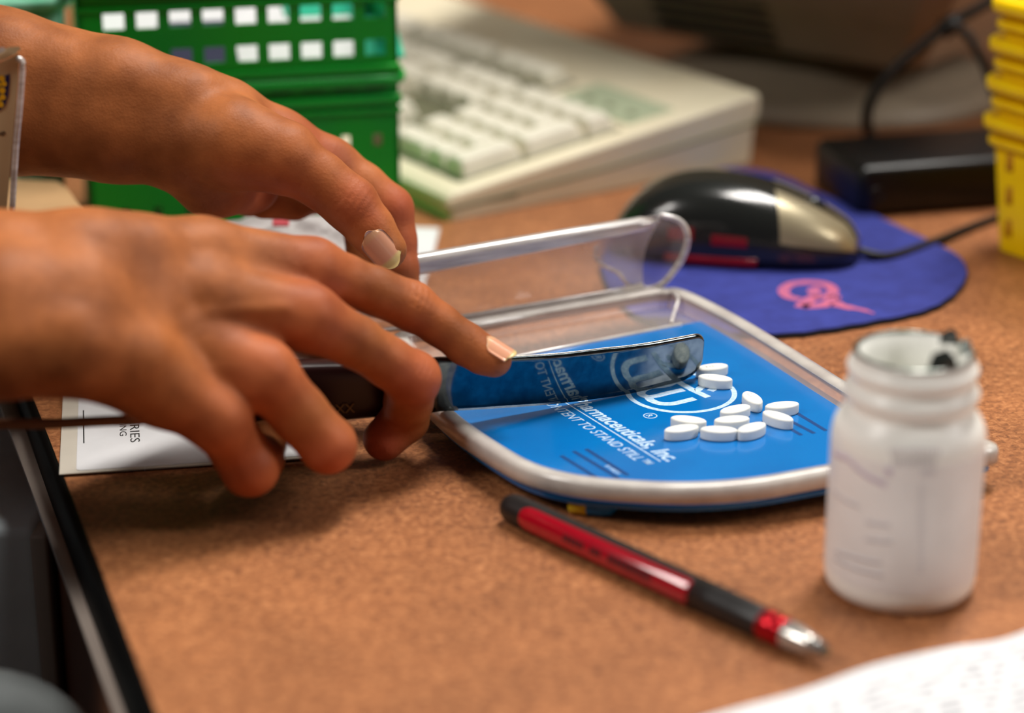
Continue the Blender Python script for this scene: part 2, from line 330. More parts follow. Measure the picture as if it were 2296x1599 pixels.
# hinge, lid, spout
H1, H2 = G(1060, 712, ZR), G(1440, 648, ZR); hd = unit(H2-H1); hn = np.array([hd[1], -hd[0], 0])    # towards the viewer
HB = G(1080, 733, ZR-1.5); HB2 = G(1325, 682, ZR-1.5)
obj('hinge_rail', join(tube([HB-hd*28, HB2], 1.3, 10), tube([HB2, HB2+hd*19], 1.9, 12)), M['frost2'], tray)
lid_e = RP(1478, 494, H1, hn); lid_s = RP(860, 604, H1, hn)
lid = []
for k in range(9):
    t = k/8; z = ZR+.5+(46-ZR)*t; bulge = math.sin(t*math.pi)*-5.5
    a = np.array([*(H1-hd*52)[:2], 0]); b = np.array([*H2[:2], 0])
    zt = lambda p, q: q
    a2 = np.array([lid_s[0], lid_s[1], 0]); b2 = np.array([lid_e[0], lid_e[1], 0])
    za = ZR+.5+(lid_s[2]-ZR)*t; zb = ZR+.5+(lid_e[2]-ZR)*t
    lid.append([a+(a2-a)*t+hn*bulge+[0, 0, za], b+(b2-b)*t+hn*bulge+[0, 0, zb]])
obj('lid_panel', thick(gridsurf(lid), .8), M['lidclear'], tray, label='transparent raised lid')
bar = RP(1440, 502, H1, hn); bar0 = RP(850, 608, H1, hn)
def barsec(p, hz, hy):
    return [p+hn*hy*c+np.array([0, 0, hz*s_]) for c, s_ in ((-.6, -1), (.6, -1), (1, -.7), (.8, -.25), (1, .2), (.9, .8), (.5, 1), (-.5, 1), (-1, .7), (-1, -.7))]
obj('lid_bar', gridsurf([barsec(bar0, 4.2, 2.8), barsec((bar0+bar)/2, 3.7, 2.8), barsec(bar, 2.8, 2.6), barsec(bar+hd*5, 1.4, 1.5)], True), M['frost2'], tray, label='ridged clear bar along the lid top')
obj('lid_lower_edge', tube([H1-hd*50+[0, 0, .8], H2-hd*16+[0, 0, .8], H2+[0, 0, 1]], [1.1, 1.3, 1.9], 10), M['frost2'], tray)
# flared spout at the end of the lid: loop of points with real depth
def on(px, py, d): # point d mm in front of the lid plane
    return RP(px, py, H1+hn*d, hn)
loop = [on(1425, 650, 0), on(1478, 641, 3), on(1516, 602, 6), on(1537, 562, 8), on(1541, 524, 9), on(1522, 494, 8), on(1480, 482, 5), on(1420, 494, 0), on(1368, 520, -6), on(1338, 552, -10), on(1334, 578, -12), on(1356, 597, -11), on(1386, 612, -8), on(1404, 634, -4)]
lp = smooth_path(loop, 4, True); mc = np.mean(lp, 0)-hn*5
rows = [[mc+(p-mc)*k-hn*(6*(1-k*k)) for p in lp] for k in (.02, .3, .6, .85, 1)]
obj('spout', thick(gridsurf(rows, True), .7), M['lidclear'], tray, label='clear flared spout at the lid end')
e1 = smooth_path(loop[0:7], 5); obj('spout_edge', tube(e1, [1.0+.5*math.sin(i/(len(e1)-1)*3.14) for i in range(len(e1))], 10), M['frost2'], tray)
e2 = smooth_path(loop[9:]+[loop[0]], 5); obj('spout_edge', tube(e2, .8, 8), M['frost2'], tray)
obj('lid_end_rib', tube(smooth_path([on(1430, 505, 2), on(1465, 500, 3), on(1478, 492, 4)], 4), .8, 8), M['frost2'], tray)
# trough end wall corner
cw = smooth_path([G(1445, 650, ZR), G(1495, 650, ZR), G(1520, 668, ZR-1), G(1512, 700, ZF+2), G(1505, 726, ZF)], 5)
obj('trough_corner', tube(cw, .8, 8), M['frost2'], tray)
# print and painted grip shadows
zp = ZF+.26
def g2(px, py): return G(px, py, zp)[:2]
def gp(*pts): return [g2(*p) for p in pts]
U0, U1 = G(1268, 903, zp), G(1481, 1035, zp); ux = unit(U1-U0); uy = np.array([-ux[1], ux[0], 0])
U00 = U0
obj('underline', stroke([U0[:2]-ux[:2]*14, U1[:2]], .55, zp, .06), M['white'], tray, smooth=False)
a, b = G(1281, 897, zp), G(1503, 1034, zp); a = a-uy*0; wd = np.dot(b-a, ux)
base = U0+uy*2.0+ux*np.dot(a-U0, ux)
obj('lettering', place_text('Pharmaceuticals, Inc.', base, ux, uy, width=wd, shear=.22, bold=.022, hscale=1.15, nz=.06), M['white'], tray, smooth=False, label='bold white company lettering')
v_, f_ = text_vf('CONTENT TO STAND STILL\u2122', .2); v2_, _ = text_vf('ONTENT TO STAND STILL\u2122', .2)
wf, wp = np.ptp(v_[:, 0]), np.ptp(v2_[:, 0]); a, b = G(1224, 905, zp), G(1462, 1040, zp); wv = np.dot(b-a, ux)
base = U0-uy*7.4+ux*(np.dot(a-U0, ux)-wv*(wf/wp-1))
obj('lettering', place_text('CONTENT TO STAND STILL\u2122', base, ux, uy, width=wv*wf/wp, shear=.2, bold=.004, hscale=1.2, nz=.06), M['white'], tray, smooth=False, label='thin white slogan lettering')
lc = G(1527, 880, zp); lr = 20.4
circ = [lc[:2]+lr*np.array([math.cos(t), math.sin(t)]) for t in np.linspace(0, 2*math.pi, 65)]
logo = [stroke(circ, 2.0, zp, .06, 1)]
logo += [stroke(gp((1524, 851), (1495, 864), (1458, 869), (1441, 876), (1438, 884), (1452, 890), (1472, 888), (1500, 881), (1533, 874)), 3.3, zp, .06)]
logo += [stroke(gp((1452, 889), (1460, 898), (1480, 905), (1504, 906), (1530, 901), (1558, 894)), 3.3, zp+.01, .06)]
logo += [stroke(gp((1478, 830), (1510, 850), (1550, 873), (1588, 891)), 3.0, zp+.01, .06)]
logo += [stroke(gp((1548, 874), (1562, 876), (1574, 868), (1590, 866), (1599, 872), (1592, 877)), 3.0, zp+.02, .06)]
logo += [stroke(gp((1462, 846), (1480, 840), (1492, 846)), 2.4, zp+.02, .06)]
obj('logo', join(*logo), M['white'], tray, smooth=False, label='pale ring logo with cursive strokes')
rc_ = G(1458, 932.5, zp); obj('registered_mark', join(stroke([rc_[:2]+2.45*np.array([math.cos(t), math.sin(t)]) for t in np.linspace(0, 2*math.pi, 33)], .45, zp, .06, 1),
     place_text('R', rc_-ux*1.1-uy*1.3, ux, uy, size=3.6, bold=.01, nz=.06)), M['white'], tray, smooth=False)
for pr in (((1258, 1022), (1342, 1074)), ((1286, 1012), (1386, 1072)), ((1314, 1007), (1408, 1066)), ((1750, 949), (1797, 976)), ((1768, 942), (1826, 972)), ((1786, 926), (1852, 966))):
    o = obj('grip_shadow', stroke(gp(*pr), 1.7, zp, .05), M['gripshade'], tray, smooth=False)  # dark strokes painted for the shadows in embossed grip slots
a = G(1362, 1044, zp); obj('tiny_lettering', place_text('E-HIGH', a-uy*1.2, ux, uy, size=2.6, nz=.05), M['white'], tray, smooth=False)
for px, py in ((1450, 1090), (1180, 960), (1990, 1000), (1560, 745)):
    c = G(px, py, ZF)
    obj('foot', lathe([(0, 0), (0, 4), (ZF-2.4, 4.6), (ZF-2.4, 0)], (c[0], c[1]+10, .0), seg=20), M['clear'], tray)

# ------------------------------------------------------------------ pills
pl = thing('pill', '', 'pill')
bpy.data.objects.remove(pl)
def pill_mesh():
    L, Wd, H = 6.75, 3.25, 4.0; prof = [(0, .90), (.3, .98), (.6, 1), (3.3, 1), (3.6, .975), (3.85, .90), (4.1, .74), (4.27, .5), (4.38, .22), (4.4, 0)]
    V = []; F = []; n = 40
    for z, k in prof:
        for i in range(n):
            t = 2*math.pi*i/n; c, s_ = math.cos(t), math.sin(t)
            x = L*math.copysign(abs(c)**.92, c); y = Wd*math.copysign(abs(s_)**1.12, s_)
            inset = (1-k); V.append((x*(1-inset*.55) if k > .6 else x*k*1.25*(.62+.25*k) if k > 0 else 0, y*k, z))
    for j in range(len(prof)-1):
        for i in range(n): F.append([j*n+i, j*n+(i+1) % n, (j+1)*n+(i+1) % n, (j+1)*n+i])
    F.append(list(range(n))[::-1]); return V, F
pvf = pill_mesh(); eng = place_text('115', (-2.7, -1.0, 4.24), (1, 0, 0), (0, 1, 0), size=2.7, bold=.012, nz=.2)
pills = [((1562, 826), (1631, 817), 'white oval pill half tucked behind the spatula tip, behind another pill'),
 ((1565, 841), (1643, 850), 'white oval pill in front of the spatula tip with a pill right behind it'),
 ((1673, 877), (1701, 904), 'white oval pill standing endwise to the viewer at the back of the loose heap'),
 ((1614, 924), (1683, 907), 'white oval pill touching the endwise pill, just right of the ring logo'),
 ((1713, 911), (1794, 902), 'white oval pill farthest to the right, its front covered by another pill'),
 ((1717, 922), (1772, 940), 'white oval pill slanting in front of the rightmost pill beside the dark stripes'),
 ((1503, 934), (1585, 944), 'white oval pill behind the leftmost pill, below the ring logo'),
 ((1488, 965), (1568, 953), 'white oval pill lying leftmost in the front row near the lettering'),
 ((1599, 942), (1683, 935), 'white oval pill in the middle of the heap, behind the two front pills'),
 ((1570, 960), (1654, 963), 'white oval pill in the centre of the front row'),
 ((1658, 966), (1713, 947), 'white oval pill at the right end of the front row, tilted towards the back')]
proto = None
for i, (p, q, lb) in enumerate(pills):
    a, b = G(*p, ZF+4.2), G(*q, ZF+4.2); c = (a+b)/2; ang = math.atan2(b[1]-a[1], b[0]-a[0])
    if proto is None:
        o = thing('pill', lb, 'pill', (0, 0, 0), 'white pills on the blue tray')
        body = obj('tablet', pvf, M['pill'], o); mk = obj('marking', eng, M['pill'], o); proto = o
    else:
        o = proto.copy(); C.objects.link(o); o['label'] = lb
        for chd in list(proto.children): c2 = chd.copy(); C.objects.link(c2); c2.parent = o
    o.location = (c[0]*S, c[1]*S, (ZF+.27)*S); o.rotation_euler = (0, 0, ang)

# ------------------------------------------------------------------ spatula
bp_ = [(985, 921, 16.8), (1060, 917, 15.4), (1150, 911, 13.6), (1230, 905, 12.2), (1300, 897, 11.2), (1380, 886, 10.6), (1450, 872, 10.5), (1545, 848, 10.5)]
bpts = smooth_path([G(*p) for p in bp_], 8); acc = [0]
for i in range(1, len(bpts)): acc.append(acc[-1]+np.linalg.norm(bpts[i]-bpts[i-1]))
Ltot = acc[-1]+5.5; last = unit((bpts[-1]-bpts[-6])*[1, 1, 0]); ext = [bpts[-1]+last*k*np.array([1, 1, 0]) for k in (1, 2, 3, 4, 4.8, 5.3, 5.5)]
bpts += ext; acc += [acc[-1]+k for k in (1, 2, 3, 4, 4.8, 5.3, 5.5)]
BW = 21.4; rows = []
pre = unit((bpts[0]-bpts[4])*[1, 1, 0]); bpts = [bpts[0]+pre*14]+bpts; acc = [-14]+acc
lean = np.array([-.10*td[1]*0, 0, 0])
for p, s_ in zip(bpts, acc):
    d = Ltot-s_; zt = BW; zb = 0
    if d < 4.5: zt = BW-4.5+math.sqrt(max(0, 4.5**2-(4.5-d)**2))
    if d < 10: zb = 8.5*(1-math.sqrt(max(0, 1-((10-d)/10)**2)))
    if d < 0.01: zt = BW-5; zb = 8.5
    zt *= 1-.11*max(0, min(1, (s_-.6*Ltot)/(.4*Ltot)))
    tl = np.array([.03, -.21, 0])*min(1, max(.0, (s_+14)/40))
    rows.append([p+np.array([0, 0, zb+(zt-zb)*k/10])+tl*(zb+(zt-zb)*k/10) for k in range(11)])
sp = thing('spatula', 'shiny steel counting spatula with dark maroon handle held in the near fist over the tray', 'spatula', (bpts[0][0], bpts[0][1], 10.5))
obj('blade', thick(gridsurf(rows), .7), M['steel'], sp, label='mirror-like steel blade')
obj('blade_edge', tube([r[-1]+np.array([0, 0, .12]) for r in rows], .26, 8), M['steel_edge'], sp, label='bright top edge of the blade')
hp = bpts[1]; hdv = unit(np.array([-1., -.16, 0])); hq = np.array([hdv[1], -hdv[0], 0])
hrows = []
for s_, hz, hy in ((-22, 9, 2), (-19, 10.5, 4), (0, 11, 5.5), (20, 12, 6), (34, 12.5, 6.5), (46, 12, 6), (52, 10, 5), (54, 7, 3)):
    c = hp+hdv*(s_+32)+np.array([0, 2.5, 9.5])
    hrows.append([c+hq*hy*math.copysign(abs(math.cos(t))**.5, math.cos(t))+np.array([0, 0, hz*math.copysign(abs(math.sin(t))**.5, math.sin(t))]) for t in np.linspace(0, 2*math.pi, 24, endpoint=False)])
hv, hf = gridsurf(hrows, True); hf.append(list(range(24))); hf.append([len(hv)-24+i for i in range(24)])
obj('handle', (hv, hf), M['maroon'], sp, label='dark maroon handle')
hfx = unit(np.array([1, .16, 0])); c = W(772, 920, hp[1]-6.8)
obj('handle_lettering', place_text('XX', c+np.array([-3, -3.0, 0]), hfx, (0, 0, 1), size=5, nz=.2), M['gold'], sp, smooth=False)

# ------------------------------------------------------------------ pill bottle
bc = G(2014, 1312); s_b = FPX/(bc[1]*ct+HC*st); Rb = 24.1
def zaxis(py): # height on the bottle axis seen at row py
    return W(2014, py, bc[1])[2]
zt = zaxis(786)
prof = [(0.6, 0), (0.6, Rb-6), (0, Rb-4.5), (.6, Rb-2.4), (2.6, Rb-.6), (5.5, Rb), (7, Rb), (zt-29, Rb), (zt-27.5, Rb), (zt-24.5, Rb-.5), (zt-21.5, Rb-1.9), (zt-19.2, Rb-3.8), (zt-18, Rb-4.9), (zt-17, Rb-5.1), (zt-15.8, Rb-4.6), (zt-14.4, Rb-3.1), (zt-12.6, Rb-2.9), (zt-11.2, Rb-3.6),
        (zt-10.2, Rb-4.8), (zt-9, Rb-5.2), (zt-7.8, Rb-4.9), (zt-6.6, Rb-3.9), (zt-5.2, Rb-3.6), (zt-3.8, Rb-4.2), (zt-2.8, Rb-5.2), (zt-1.2, Rb-5.3), (zt-.2, Rb-5.6), (zt, Rb-6.2), (zt-.4, Rb-6.8), (zt-12, Rb-7), (zt-18, Rb-5), (zt-25, Rb-2), (4, Rb-2), (3, Rb-4), (2.4, 0)]
bt = thing('pill_bottle', 'open white plastic pill bottle standing at the right, foil seal torn', 'bottle', bc)
obj('bottle_body', lathe(prof, bc, seg=72), M['bottle'], bt)
rf = Rb-6.3
obj('foil_ring', lathe([(zt-.1, rf+1.1), (zt+.25, rf+.7), (zt+.3, rf-.4), (zt-.1, rf-.7)], bc, seg=60), M['foil'], bt, label='silver foil seal ring on the lip')
def flake(c, pts, m):
    c = np.array(c); return thick(([c+np.array(p) for p in pts], [[0, 1, 2], [0, 2, 3], [0, 3, 4]]), .25)
T = np.array([bc[0], bc[1], zt])
obj('foil_scrap', flake(T+[4, -rf+.5, 0], [(-3, 0, 0), (-1, 3, 4.2), (3.5, 4, 5.5), (6, 2, 3), (6.5, 1.5, -.5)], 0), M['foil'], bt, label='torn dark foil scrap', smooth=False)
obj('foil_scrap', flake(T+[rf-2.5, -4, 0], [(-2, -2, 0), (-1.5, 2, 3.2), (0, 4, 4), (2, 5, 3), (2.2, 2, 0)], 0), M['foil'], bt, smooth=False)
obj('foil_scrap', flake(T+[rf-6, 6, 0], [(-3, 0, 0), (-2, 2, 3), (1, 3, 4), (3, 2, 3), (3, -1, 0)], 0), M['foil'], bt, smooth=False)
lab0, lab1 = 8, zt-29
obj('label', lathe([(lab0, Rb), (lab0+.1, Rb+.15), (lab0+.3, Rb+.15), (lab0+.6, Rb+.15), (lab1-.6, Rb+.15), (lab1-.3, Rb+.15), (lab1-.1, Rb+.15), (lab1, Rb)], bc, seg=72, a0=R(20), a1=R(340)), M['label'], bt)
def onb(px, py, dz=0):   # azimuth and height on the bottle wall seen at the pixel
    d = ray(px, py); o = np.array([0, 0, HC]); A = d[0]**2+d[1]**2; r = Rb+.2
    B = 2*(d[0]*(-bc[0])+d[1]*(-bc[1])); Cc = bc[0]**2+bc[1]**2-r*r; k = (-B-math.sqrt(max(0, B*B-4*A*Cc)))/(2*A); p = o+d*k
    return math.atan2(p[1]-bc[1], p[0]-bc[0]), p[2]
def bline(pts, wd):
    P = []
    for i in range(len(pts)-1):
        (a0, z0), (a1, z1) = onb(*pts[i]), onb(*pts[i+1])
        for k in range(6): t = k/6; P.append((a0+(a1-a0)*t, z0+(z1-z0)*t))
    P.append(onb(*pts[-1])); f = lambda a, z, r: np.array([bc[0]+r*math.cos(a), bc[1]+r*math.sin(a), z])
    return gridsurf([[f(a, z+wd/2, Rb+.2), f(a, z+wd/2, Rb+.26), f(a, z-wd/2, Rb+.26), f(a, z-wd/2, Rb+.2)] for a, z in P], True)
for y, x0, x1 in ((1013, 1995, 2105), (1037, 2000, 2095), (1060, 2065, 2095)):
    segs = []; x = x0
    while x < x1: w_ = rnd.uniform(5, 9); segs.append(bline([(x, y), (x+w_, y)], 2.2)); x += w_+3
    obj('small_print', join(*segs), M['greyink'], bt, smooth=False)
obj('lilac_swoosh', join(bline([(1870, 1015), (1900, 1028), (1940, 1065), (1988, 1088)], 1.8), bline([(1985, 1055), (2000, 1062)], 2.4)), M['lilac'], bt)
for pts in (((1868, 1100), (1900, 1125), (1925, 1135)), ((1940, 1170), (1995, 1178)), ((1870, 1250), (1980, 1290)), ((1872, 1235), (1900, 1245), (1975, 1262)), ((1940, 1208), (2000, 1215))):
    obj('faded_print', bline(list(pts), 1.3), M['greyink'], bt)
for x in (2030, 2060, 2085, 2112, 2140):
    obj('faded_column', join(*[bline([(x, y), (x+10, y)], .8) for y in range(1090, 1290, 12)]), M['label'] if x in (2030,) else M['greyink'], bt, smooth=False) if x in (2060,) else None

# ------------------------------------------------------------------ pen
pr = 5.3; pa, pb = G(1152, 1141, pr), G(1858, 1478, 3.4)
pv = unit(pb-pa); PL = np.linalg.norm(pb-pa); pn = thing('pen', 'black and red ballpoint pen lying in front of the tray', 'pen', ((pa[0]+pb[0])/2, (pa[1]+pb[1])/2, 0))
pv = unit(np.array([pb[0]-pa[0], pb[1]-pa[1], 0])); 
def ptp(px, py): return np.dot(G(px, py, pr)-pa, pv)
t_r0, t_r1, t_g, t_ring = ptp(1192, 1160), ptp(1553, 1335), ptp(1698, 1405), ptp(1748, 1432)
pax = tuple(pv)
obj('end_cap', lathe([(-4.6, 0), (-4.3, 2), (-3.2, 3.9), (-1.2, 4.9), (1.5, pr-.1), (t_r0-1, pr-.05)], pa, pax, 32), M['penblack'], pn)
obj('barrel', lathe([(t_r0-1, pr-.1), (t_r1, pr-.1)], pa, pax, 40), M['penblack'], pn)
# red window: covers the viewer-facing and upper part of the barrel
sdir = np.array([pv[1], -pv[0], 0]);
if sdir[1] > 0: sdir = -sdir          # horizontal, towards the viewer
def pring(t, a0, a1, r, n=16): return [pa+pv*t+r*(math.cos(a)*sdir+math.sin(a)*np.array([0, 0, 1])) for a in np.linspace(a0, a1, n)]
rows = []
for t, k, r in ((t_r0-1.5, .45, pr-.1), (t_r0, .75, pr+.25), (t_r0+2, .95, pr+.4), (t_r0+5, 1, pr+.4), (t_r1-.8, 1, pr+.4), (t_r1-.1, .98, pr+.1), (t_r1, .98, pr-.3)):
    m_ = R(18); hw = R(46)*k; rows.append([pa+pv*t+(r-.6)*(math.cos(m_-hw)*sdir+math.sin(m_-hw)*np.array([0, 0, 1]))]+pring(t, m_-hw, m_+hw, r)+[pa+pv*t+(r-.6)*(math.cos(m_+hw)*sdir+math.sin(m_+hw)*np.array([0, 0, 1]))])
obj('red_panel', gridsurf(rows), M['penred'], pn, label='glossy red panel')
def penmark(t0, t1, a, ha): return gridsurf([pring(t, R(a-4-ha), R(a-4+ha), pr+.46, 5) for t in (t0, t1)])
tm = lambda x, y: ptp(x, y)
marks = []
for x0, x1 in ((1285, 1330), (1345, 1368), (1385, 1480)):
    y0 = 1205+(x0-1285)*.47; y1 = 1205+(x1-1285)*.47; t0, t1 = tm(x0, y0), tm(x1, y1); t = t0
    while t < t1: w_ = rnd.uniform(1.0, 1.7); marks.append(penmark(t, min(t+w_, t1), 20, 11 if x0 < 1380 else 14)); t += w_+.45
obj('printed_marks', join(*marks), M['penink'], pn, smooth=False, label='black lettering on the red panel')
obj('grip', lathe([(t_r1, pr-.3), (t_r1+.3, pr), (t_r1+8, pr), (t_g-10, pr-.1), (t_g-1, pr-.3), (t_g, pr-.5)], pa, pax, 40), M['penblack'], pn)
tl = t_ring-t_g
obj('red_ring', lathe([(t_g, pr-.6), (t_g+.5, pr-.2), (t_g+tl*.4, pr-.2), (t_g+tl*.5, pr-.7), (t_g+tl*.6, pr-.3), (t_ring-.3, pr-.5), (t_ring, pr-1)], pa, pax, 40), M['penring'], pn)
obj('cone_tip', lathe([(t_ring, pr-.8), (t_ring+4, pr-1), (t_ring+9, pr-1.9), (t_ring+15, pr-3.4), (PL-3.5, pr-4.2), (PL-2.5, 1.0)], pa, pax, 32), M['pensilver'], pn, label='silver cone tip')
obj('point', lathe([(PL-2.5, .9), (PL-.5, .7), (PL+.2, .3), (PL+.3, 0)], pa, pax, 16), M['gold'], pn)

# small blue cap with yellow band under the tray edge
c0 = G(1300, 1126, 4.2); cd = unit(np.array([1, -.25, 0]))
cp_ = thing('marker_cap', 'small blue cap with yellow printed band peeking from under the tray', 'cap', (c0[0]+6, c0[1], 0))
obj('cap_body', lathe([(0, 0), (0, 3.6), (3, 4.1), (9, 4.1), (12.5, 3.4), (14, 1.6), (14.2, 0)], c0+cd*-1, tuple(cd), 28), M['capblue'], cp_)
obj('yellow_band', lathe([(-3.5, 0), (-3.5, 3.6), (-3, 4.1), (2.8, 4.25), (3, 4.0)], c0, tuple(cd), 28), M['capyel'], cp_)

# ------------------------------------------------------------------ loose leaflet, bottom right
A0, A1 = G(1560, 1612, 1), G(2320, 1415, 1); 
lf = thing('leaflet', 'white printed leaflet with curled edge in the lower right corner', 'paper', (A0[0]+60, A0[1], 0))
edge = smooth_path([G(1480, 1640, 1), G(1640, 1592, 3), G(1800, 1548, 5), G(1960, 1490, 4.5), (G(2130, 1452, 3)), G(2240, 1436, 4), G(2340, 1400, 6), G(2480, 1350, 6)], 6)
nv = unit(np.array([-.06, -1., 0])); lrows = []
for k, dz in ((0, 0), (1.2, -.6), (10, -1.2), (40, -2.5), (130, -.8)):
    lrows.append([np.array([*(p+nv*k)[:2], max(.6, p[2]+dz)]) for p in edge])
obj('sheet', thick(gridsurf(lrows), .3), M['paper'], lf)
lt = unit(edge[-8]-edge[8]); lines = []
def lz(p): # height of sheet near p
    return 5.0
for row in range(14):
    off = 7+row*4.2
    x = rnd.uniform(6, 14) if row else 80
    Lm = 135
    while x < Lm:
        w_ = rnd.uniform(4, 11)
        i = int(x/ Lm*(len(edge)-1)); p = edge[min(i, len(edge)-1)]; q = p+nv*off
        # interpolate the height of the sheet at this offset
        zz = np.interp(off, [0, 1.2, 10, 40, 130], [p[2], max(.6, p[2]-.6), max(.6, p[2]-1.2), max(.6, p[2]-2.5), max(.6, p[2]-.8)])+.35
        i2 = min(i+max(1, int(w_/Lm*(len(edge)-1)*.9)), len(edge)-1); q2 = edge[i2]+nv*off
        z2 = np.interp(off, [0, 1.2, 10, 40, 130], [edge[i2][2], max(.6, edge[i2][2]-.6), max(.6, edge[i2][2]-1.2), max(.6, edge[i2][2]-2.5), max(.6, edge[i2][2]-.8)])+.35
        hw = nv*.75
        if q[0] > 60: lines.append(([np.array([*(q-hw)[:2], zz]), np.array([*(q2-hw)[:2], z2]), np.array([*(q2+hw)[:2], z2]), np.array([*(q+hw)[:2], zz])], [[0, 1, 2, 3]]))
        x += w_+2.2
pt = obj('printed_text', join(*lines), M['paperink'], lf, smooth=False, label='rows of small grey print', kind='stuff')

# ------------------------------------------------------------------ label sheet under the near wrist
ls = thing('label_sheet', 'white self-adhesive label sheet on the desk edge under the near wrist', 'paper', G(290, 1000))
c1, c2 = G(133, 1066, .8), G(480, 1043, .8); lx = unit(c2-c1); ly = np.array([-lx[1], lx[0], 0])
def lp2(a, b, z): return c1+lx*a+ly*b+np.array([0, 0, z-.8])
c3 = G(134, 890, .8); hgt = np.dot(c3-c1, ly)
obj('backing', box(lp2(50, 40, 1.0), lx*50, ly*40, (0, 0, .2)), M['liner'], ls, smooth=False)
LW = np.dot(G(184, 1058, .8)-c1, lx)
bm = [lp2(LW+2*math.cos(t)+(88 if qx else 0), 4+2*math.sin(t)+(70 if qy else 0), 0)[:2] for (qx, qy, t0) in ((0, 0, 180), (1, 0, 270), (1, 1, 0), (0, 1, 90)) for t in np.radians(np.linspace(t0, t0+90, 6))]
obj('sticker', prism(bm, 1.2, 1.38), M['paper'], ls, smooth=False)
a = G(188, 994, 1.4); b = G(187, 920, 1.4)
obj('printed_rule', stroke([a[:2], b[:2]], .5, 1.38, .05), M['ink'], ls, smooth=False)
a = G(325, 1056, 1.4); obj('perforation', stroke([a[:2], (a+ly*30)[:2]], .15, 1.38, .03), M['greyink'], ls, smooth=False)
obj('lettering', place_text('ERIES', G(291, 942, 1.4), -ly, lx, width=np.linalg.norm(G(297, 992, 1.4)-G(291, 942, 1.4)), hscale=.5, nz=.05), M['ink'], ls, smooth=False)
obj('lettering', place_text('VING', G(268, 940, 1.4), -ly, lx, width=np.linalg.norm(G(272, 978, 1.4)-G(268, 940, 1.4)), hscale=.5, nz=.05), M['ink'], ls, smooth=False)

# ------------------------------------------------------------------ mouse pad, mouse, cable
pp = [(1345, 600), (1400, 690), (1500, 735), (1620, 746), (1760, 748), (1860, 737), (1960, 720), (2060, 700), (2120, 675), (2158, 640), (2170, 605), (2150, 572), (2100, 545), (2040, 518), (1960, 480), (1890, 452), (1820, 425), (1760, 396), (1690, 380), (1600, 380), (1480, 430), (1380, 510)]
gpad = smooth_path([np.array([*G(x, y, 2.5)[:2], 0]) for x, y in pp], 5, True)
gpad = [p+np.array([0, .5*math.sin(i*1.9), 0]) for i, p in enumerate(gpad)]
pc = np.mean(gpad, 0); pad = thing('mouse_pad', 'worn blue round mouse pad with pink script behind the tray', 'mouse pad', pc)
obj('rubber_base', prism([p[:2] for p in gpad], 0, 1.7), M['padedge'], pad, smooth=False)
obj('cloth_top', prism([(pc+(p-pc)*.993)[:2] for p in gpad], 1.7, 2.7, .4, 2), M['pad'], pad)
zz = 2.75
scr = [stroke([G(x, y, zz)[:2] for x, y in pts], w_, zz, .08) for pts, w_ in (
  (((1792, 672), (1765, 664), (1757, 650), (1775, 637), (1815, 633), (1850, 637), (1868, 650), (1860, 662), (1835, 663), (1822, 652), (1838, 645)), 5),
  (((1795, 690), (1815, 672), (1835, 665)), 6), (((1800, 688), (1850, 683), (1870, 668), (1885, 668)), 6), (((1870, 680), (1895, 688), (1930, 694), (1960, 703)), [7, 5, 3, 1.5]))]
obj('script_lettering', join(*scr), M['pink'], pad, smooth=False, label='faded pink script')
m0, m1 = G(1372, 560, 2.7), G(1934, 592, 2.7); m0[1] += 12; m1[1] += 6; mx = unit(m1-m0); my = np.array([-mx[1], mx[0], 0]); ML = np.linalg.norm(m1-m0); MH = 37.0; MW = 31.0
ms = thing('computer_mouse', 'black and silver optical mouse with red side windows on the blue pad', 'computer mouse', (m0+m1)/2)
def mpt(u, t):  # u 0..1 along, t 0..pi across (0 = viewer side)
    x = -.5+u; wv = MW*(1-abs(2*u-1)**3.0)**.42*(1-.10*math.sin(u*math.pi))*(1 if u < .5 else 1-.12*(u-.5)*2)
    hv = (MH*(math.sin(math.pi*min(1, u**.78))**.62)) if u < 1 else 0
    hv = MH*((u/.42)**.0 if False else (1-abs((u-.42)/.42)**2.3)**.55 if u < .42 else (1-((u-.42)/.58)**1.9*.66))
    if u > .93: hv *= math.sqrt(max(0, 1-((u-.93)/.07)**2))*.9+.1
    if u <= 0: hv = 0
    c = math.cos(t); s_ = math.sin(t)
    return m0+mx*ML*u-my*wv*math.copysign(abs(c)**.75, c)+np.array([0, 0, 5+max(0, hv-5)*abs(s_)**.8])
us = [0, .004, .015, .04, .08]+list(np.linspace(.12, .92, 26))+[.94, .96, .98, .99, 1.0]
tt = np.linspace(0, math.pi, 29)
ub = [u for u in us if u <= .66]+[.665]; uf = [.67]+[u for u in us if u > .68]
obj('shell', gridsurf([[mpt(u, t) for t in tt] for u in ub]), M['mouse'], ms, label='glossy black palm shell')
def silpt(u, t, e=.35):
    sh_ = .055*math.cos(t)-.02; u = u+sh_*(1-min(1, (u-.67)/.25)); p = mpt(u, t); return p+(p-(m0+mx*ML*.5+[0, 0, 5]))*0.004+np.array([0, 0, e])
ang = [t for t in tt if t > .2 and t < math.pi-.2]
obj('button', gridsurf([[silpt(min(u, .985), t) for t in ang if t <= math.pi/2-.04] for u in [v for v in uf]]), M['mousesil'], ms, label='silver button facing the viewer')
obj('button', gridsurf([[silpt(min(u, .985), t) for t in ang if t >= math.pi/2+.04] for u in [v for v in uf]]), M['mousesil'], ms, label='silver button on the far side')
obj('front_shell', gridsurf([[mpt(u, t) for t in tt] for u in [.665]+uf]), M['mouse'], ms)
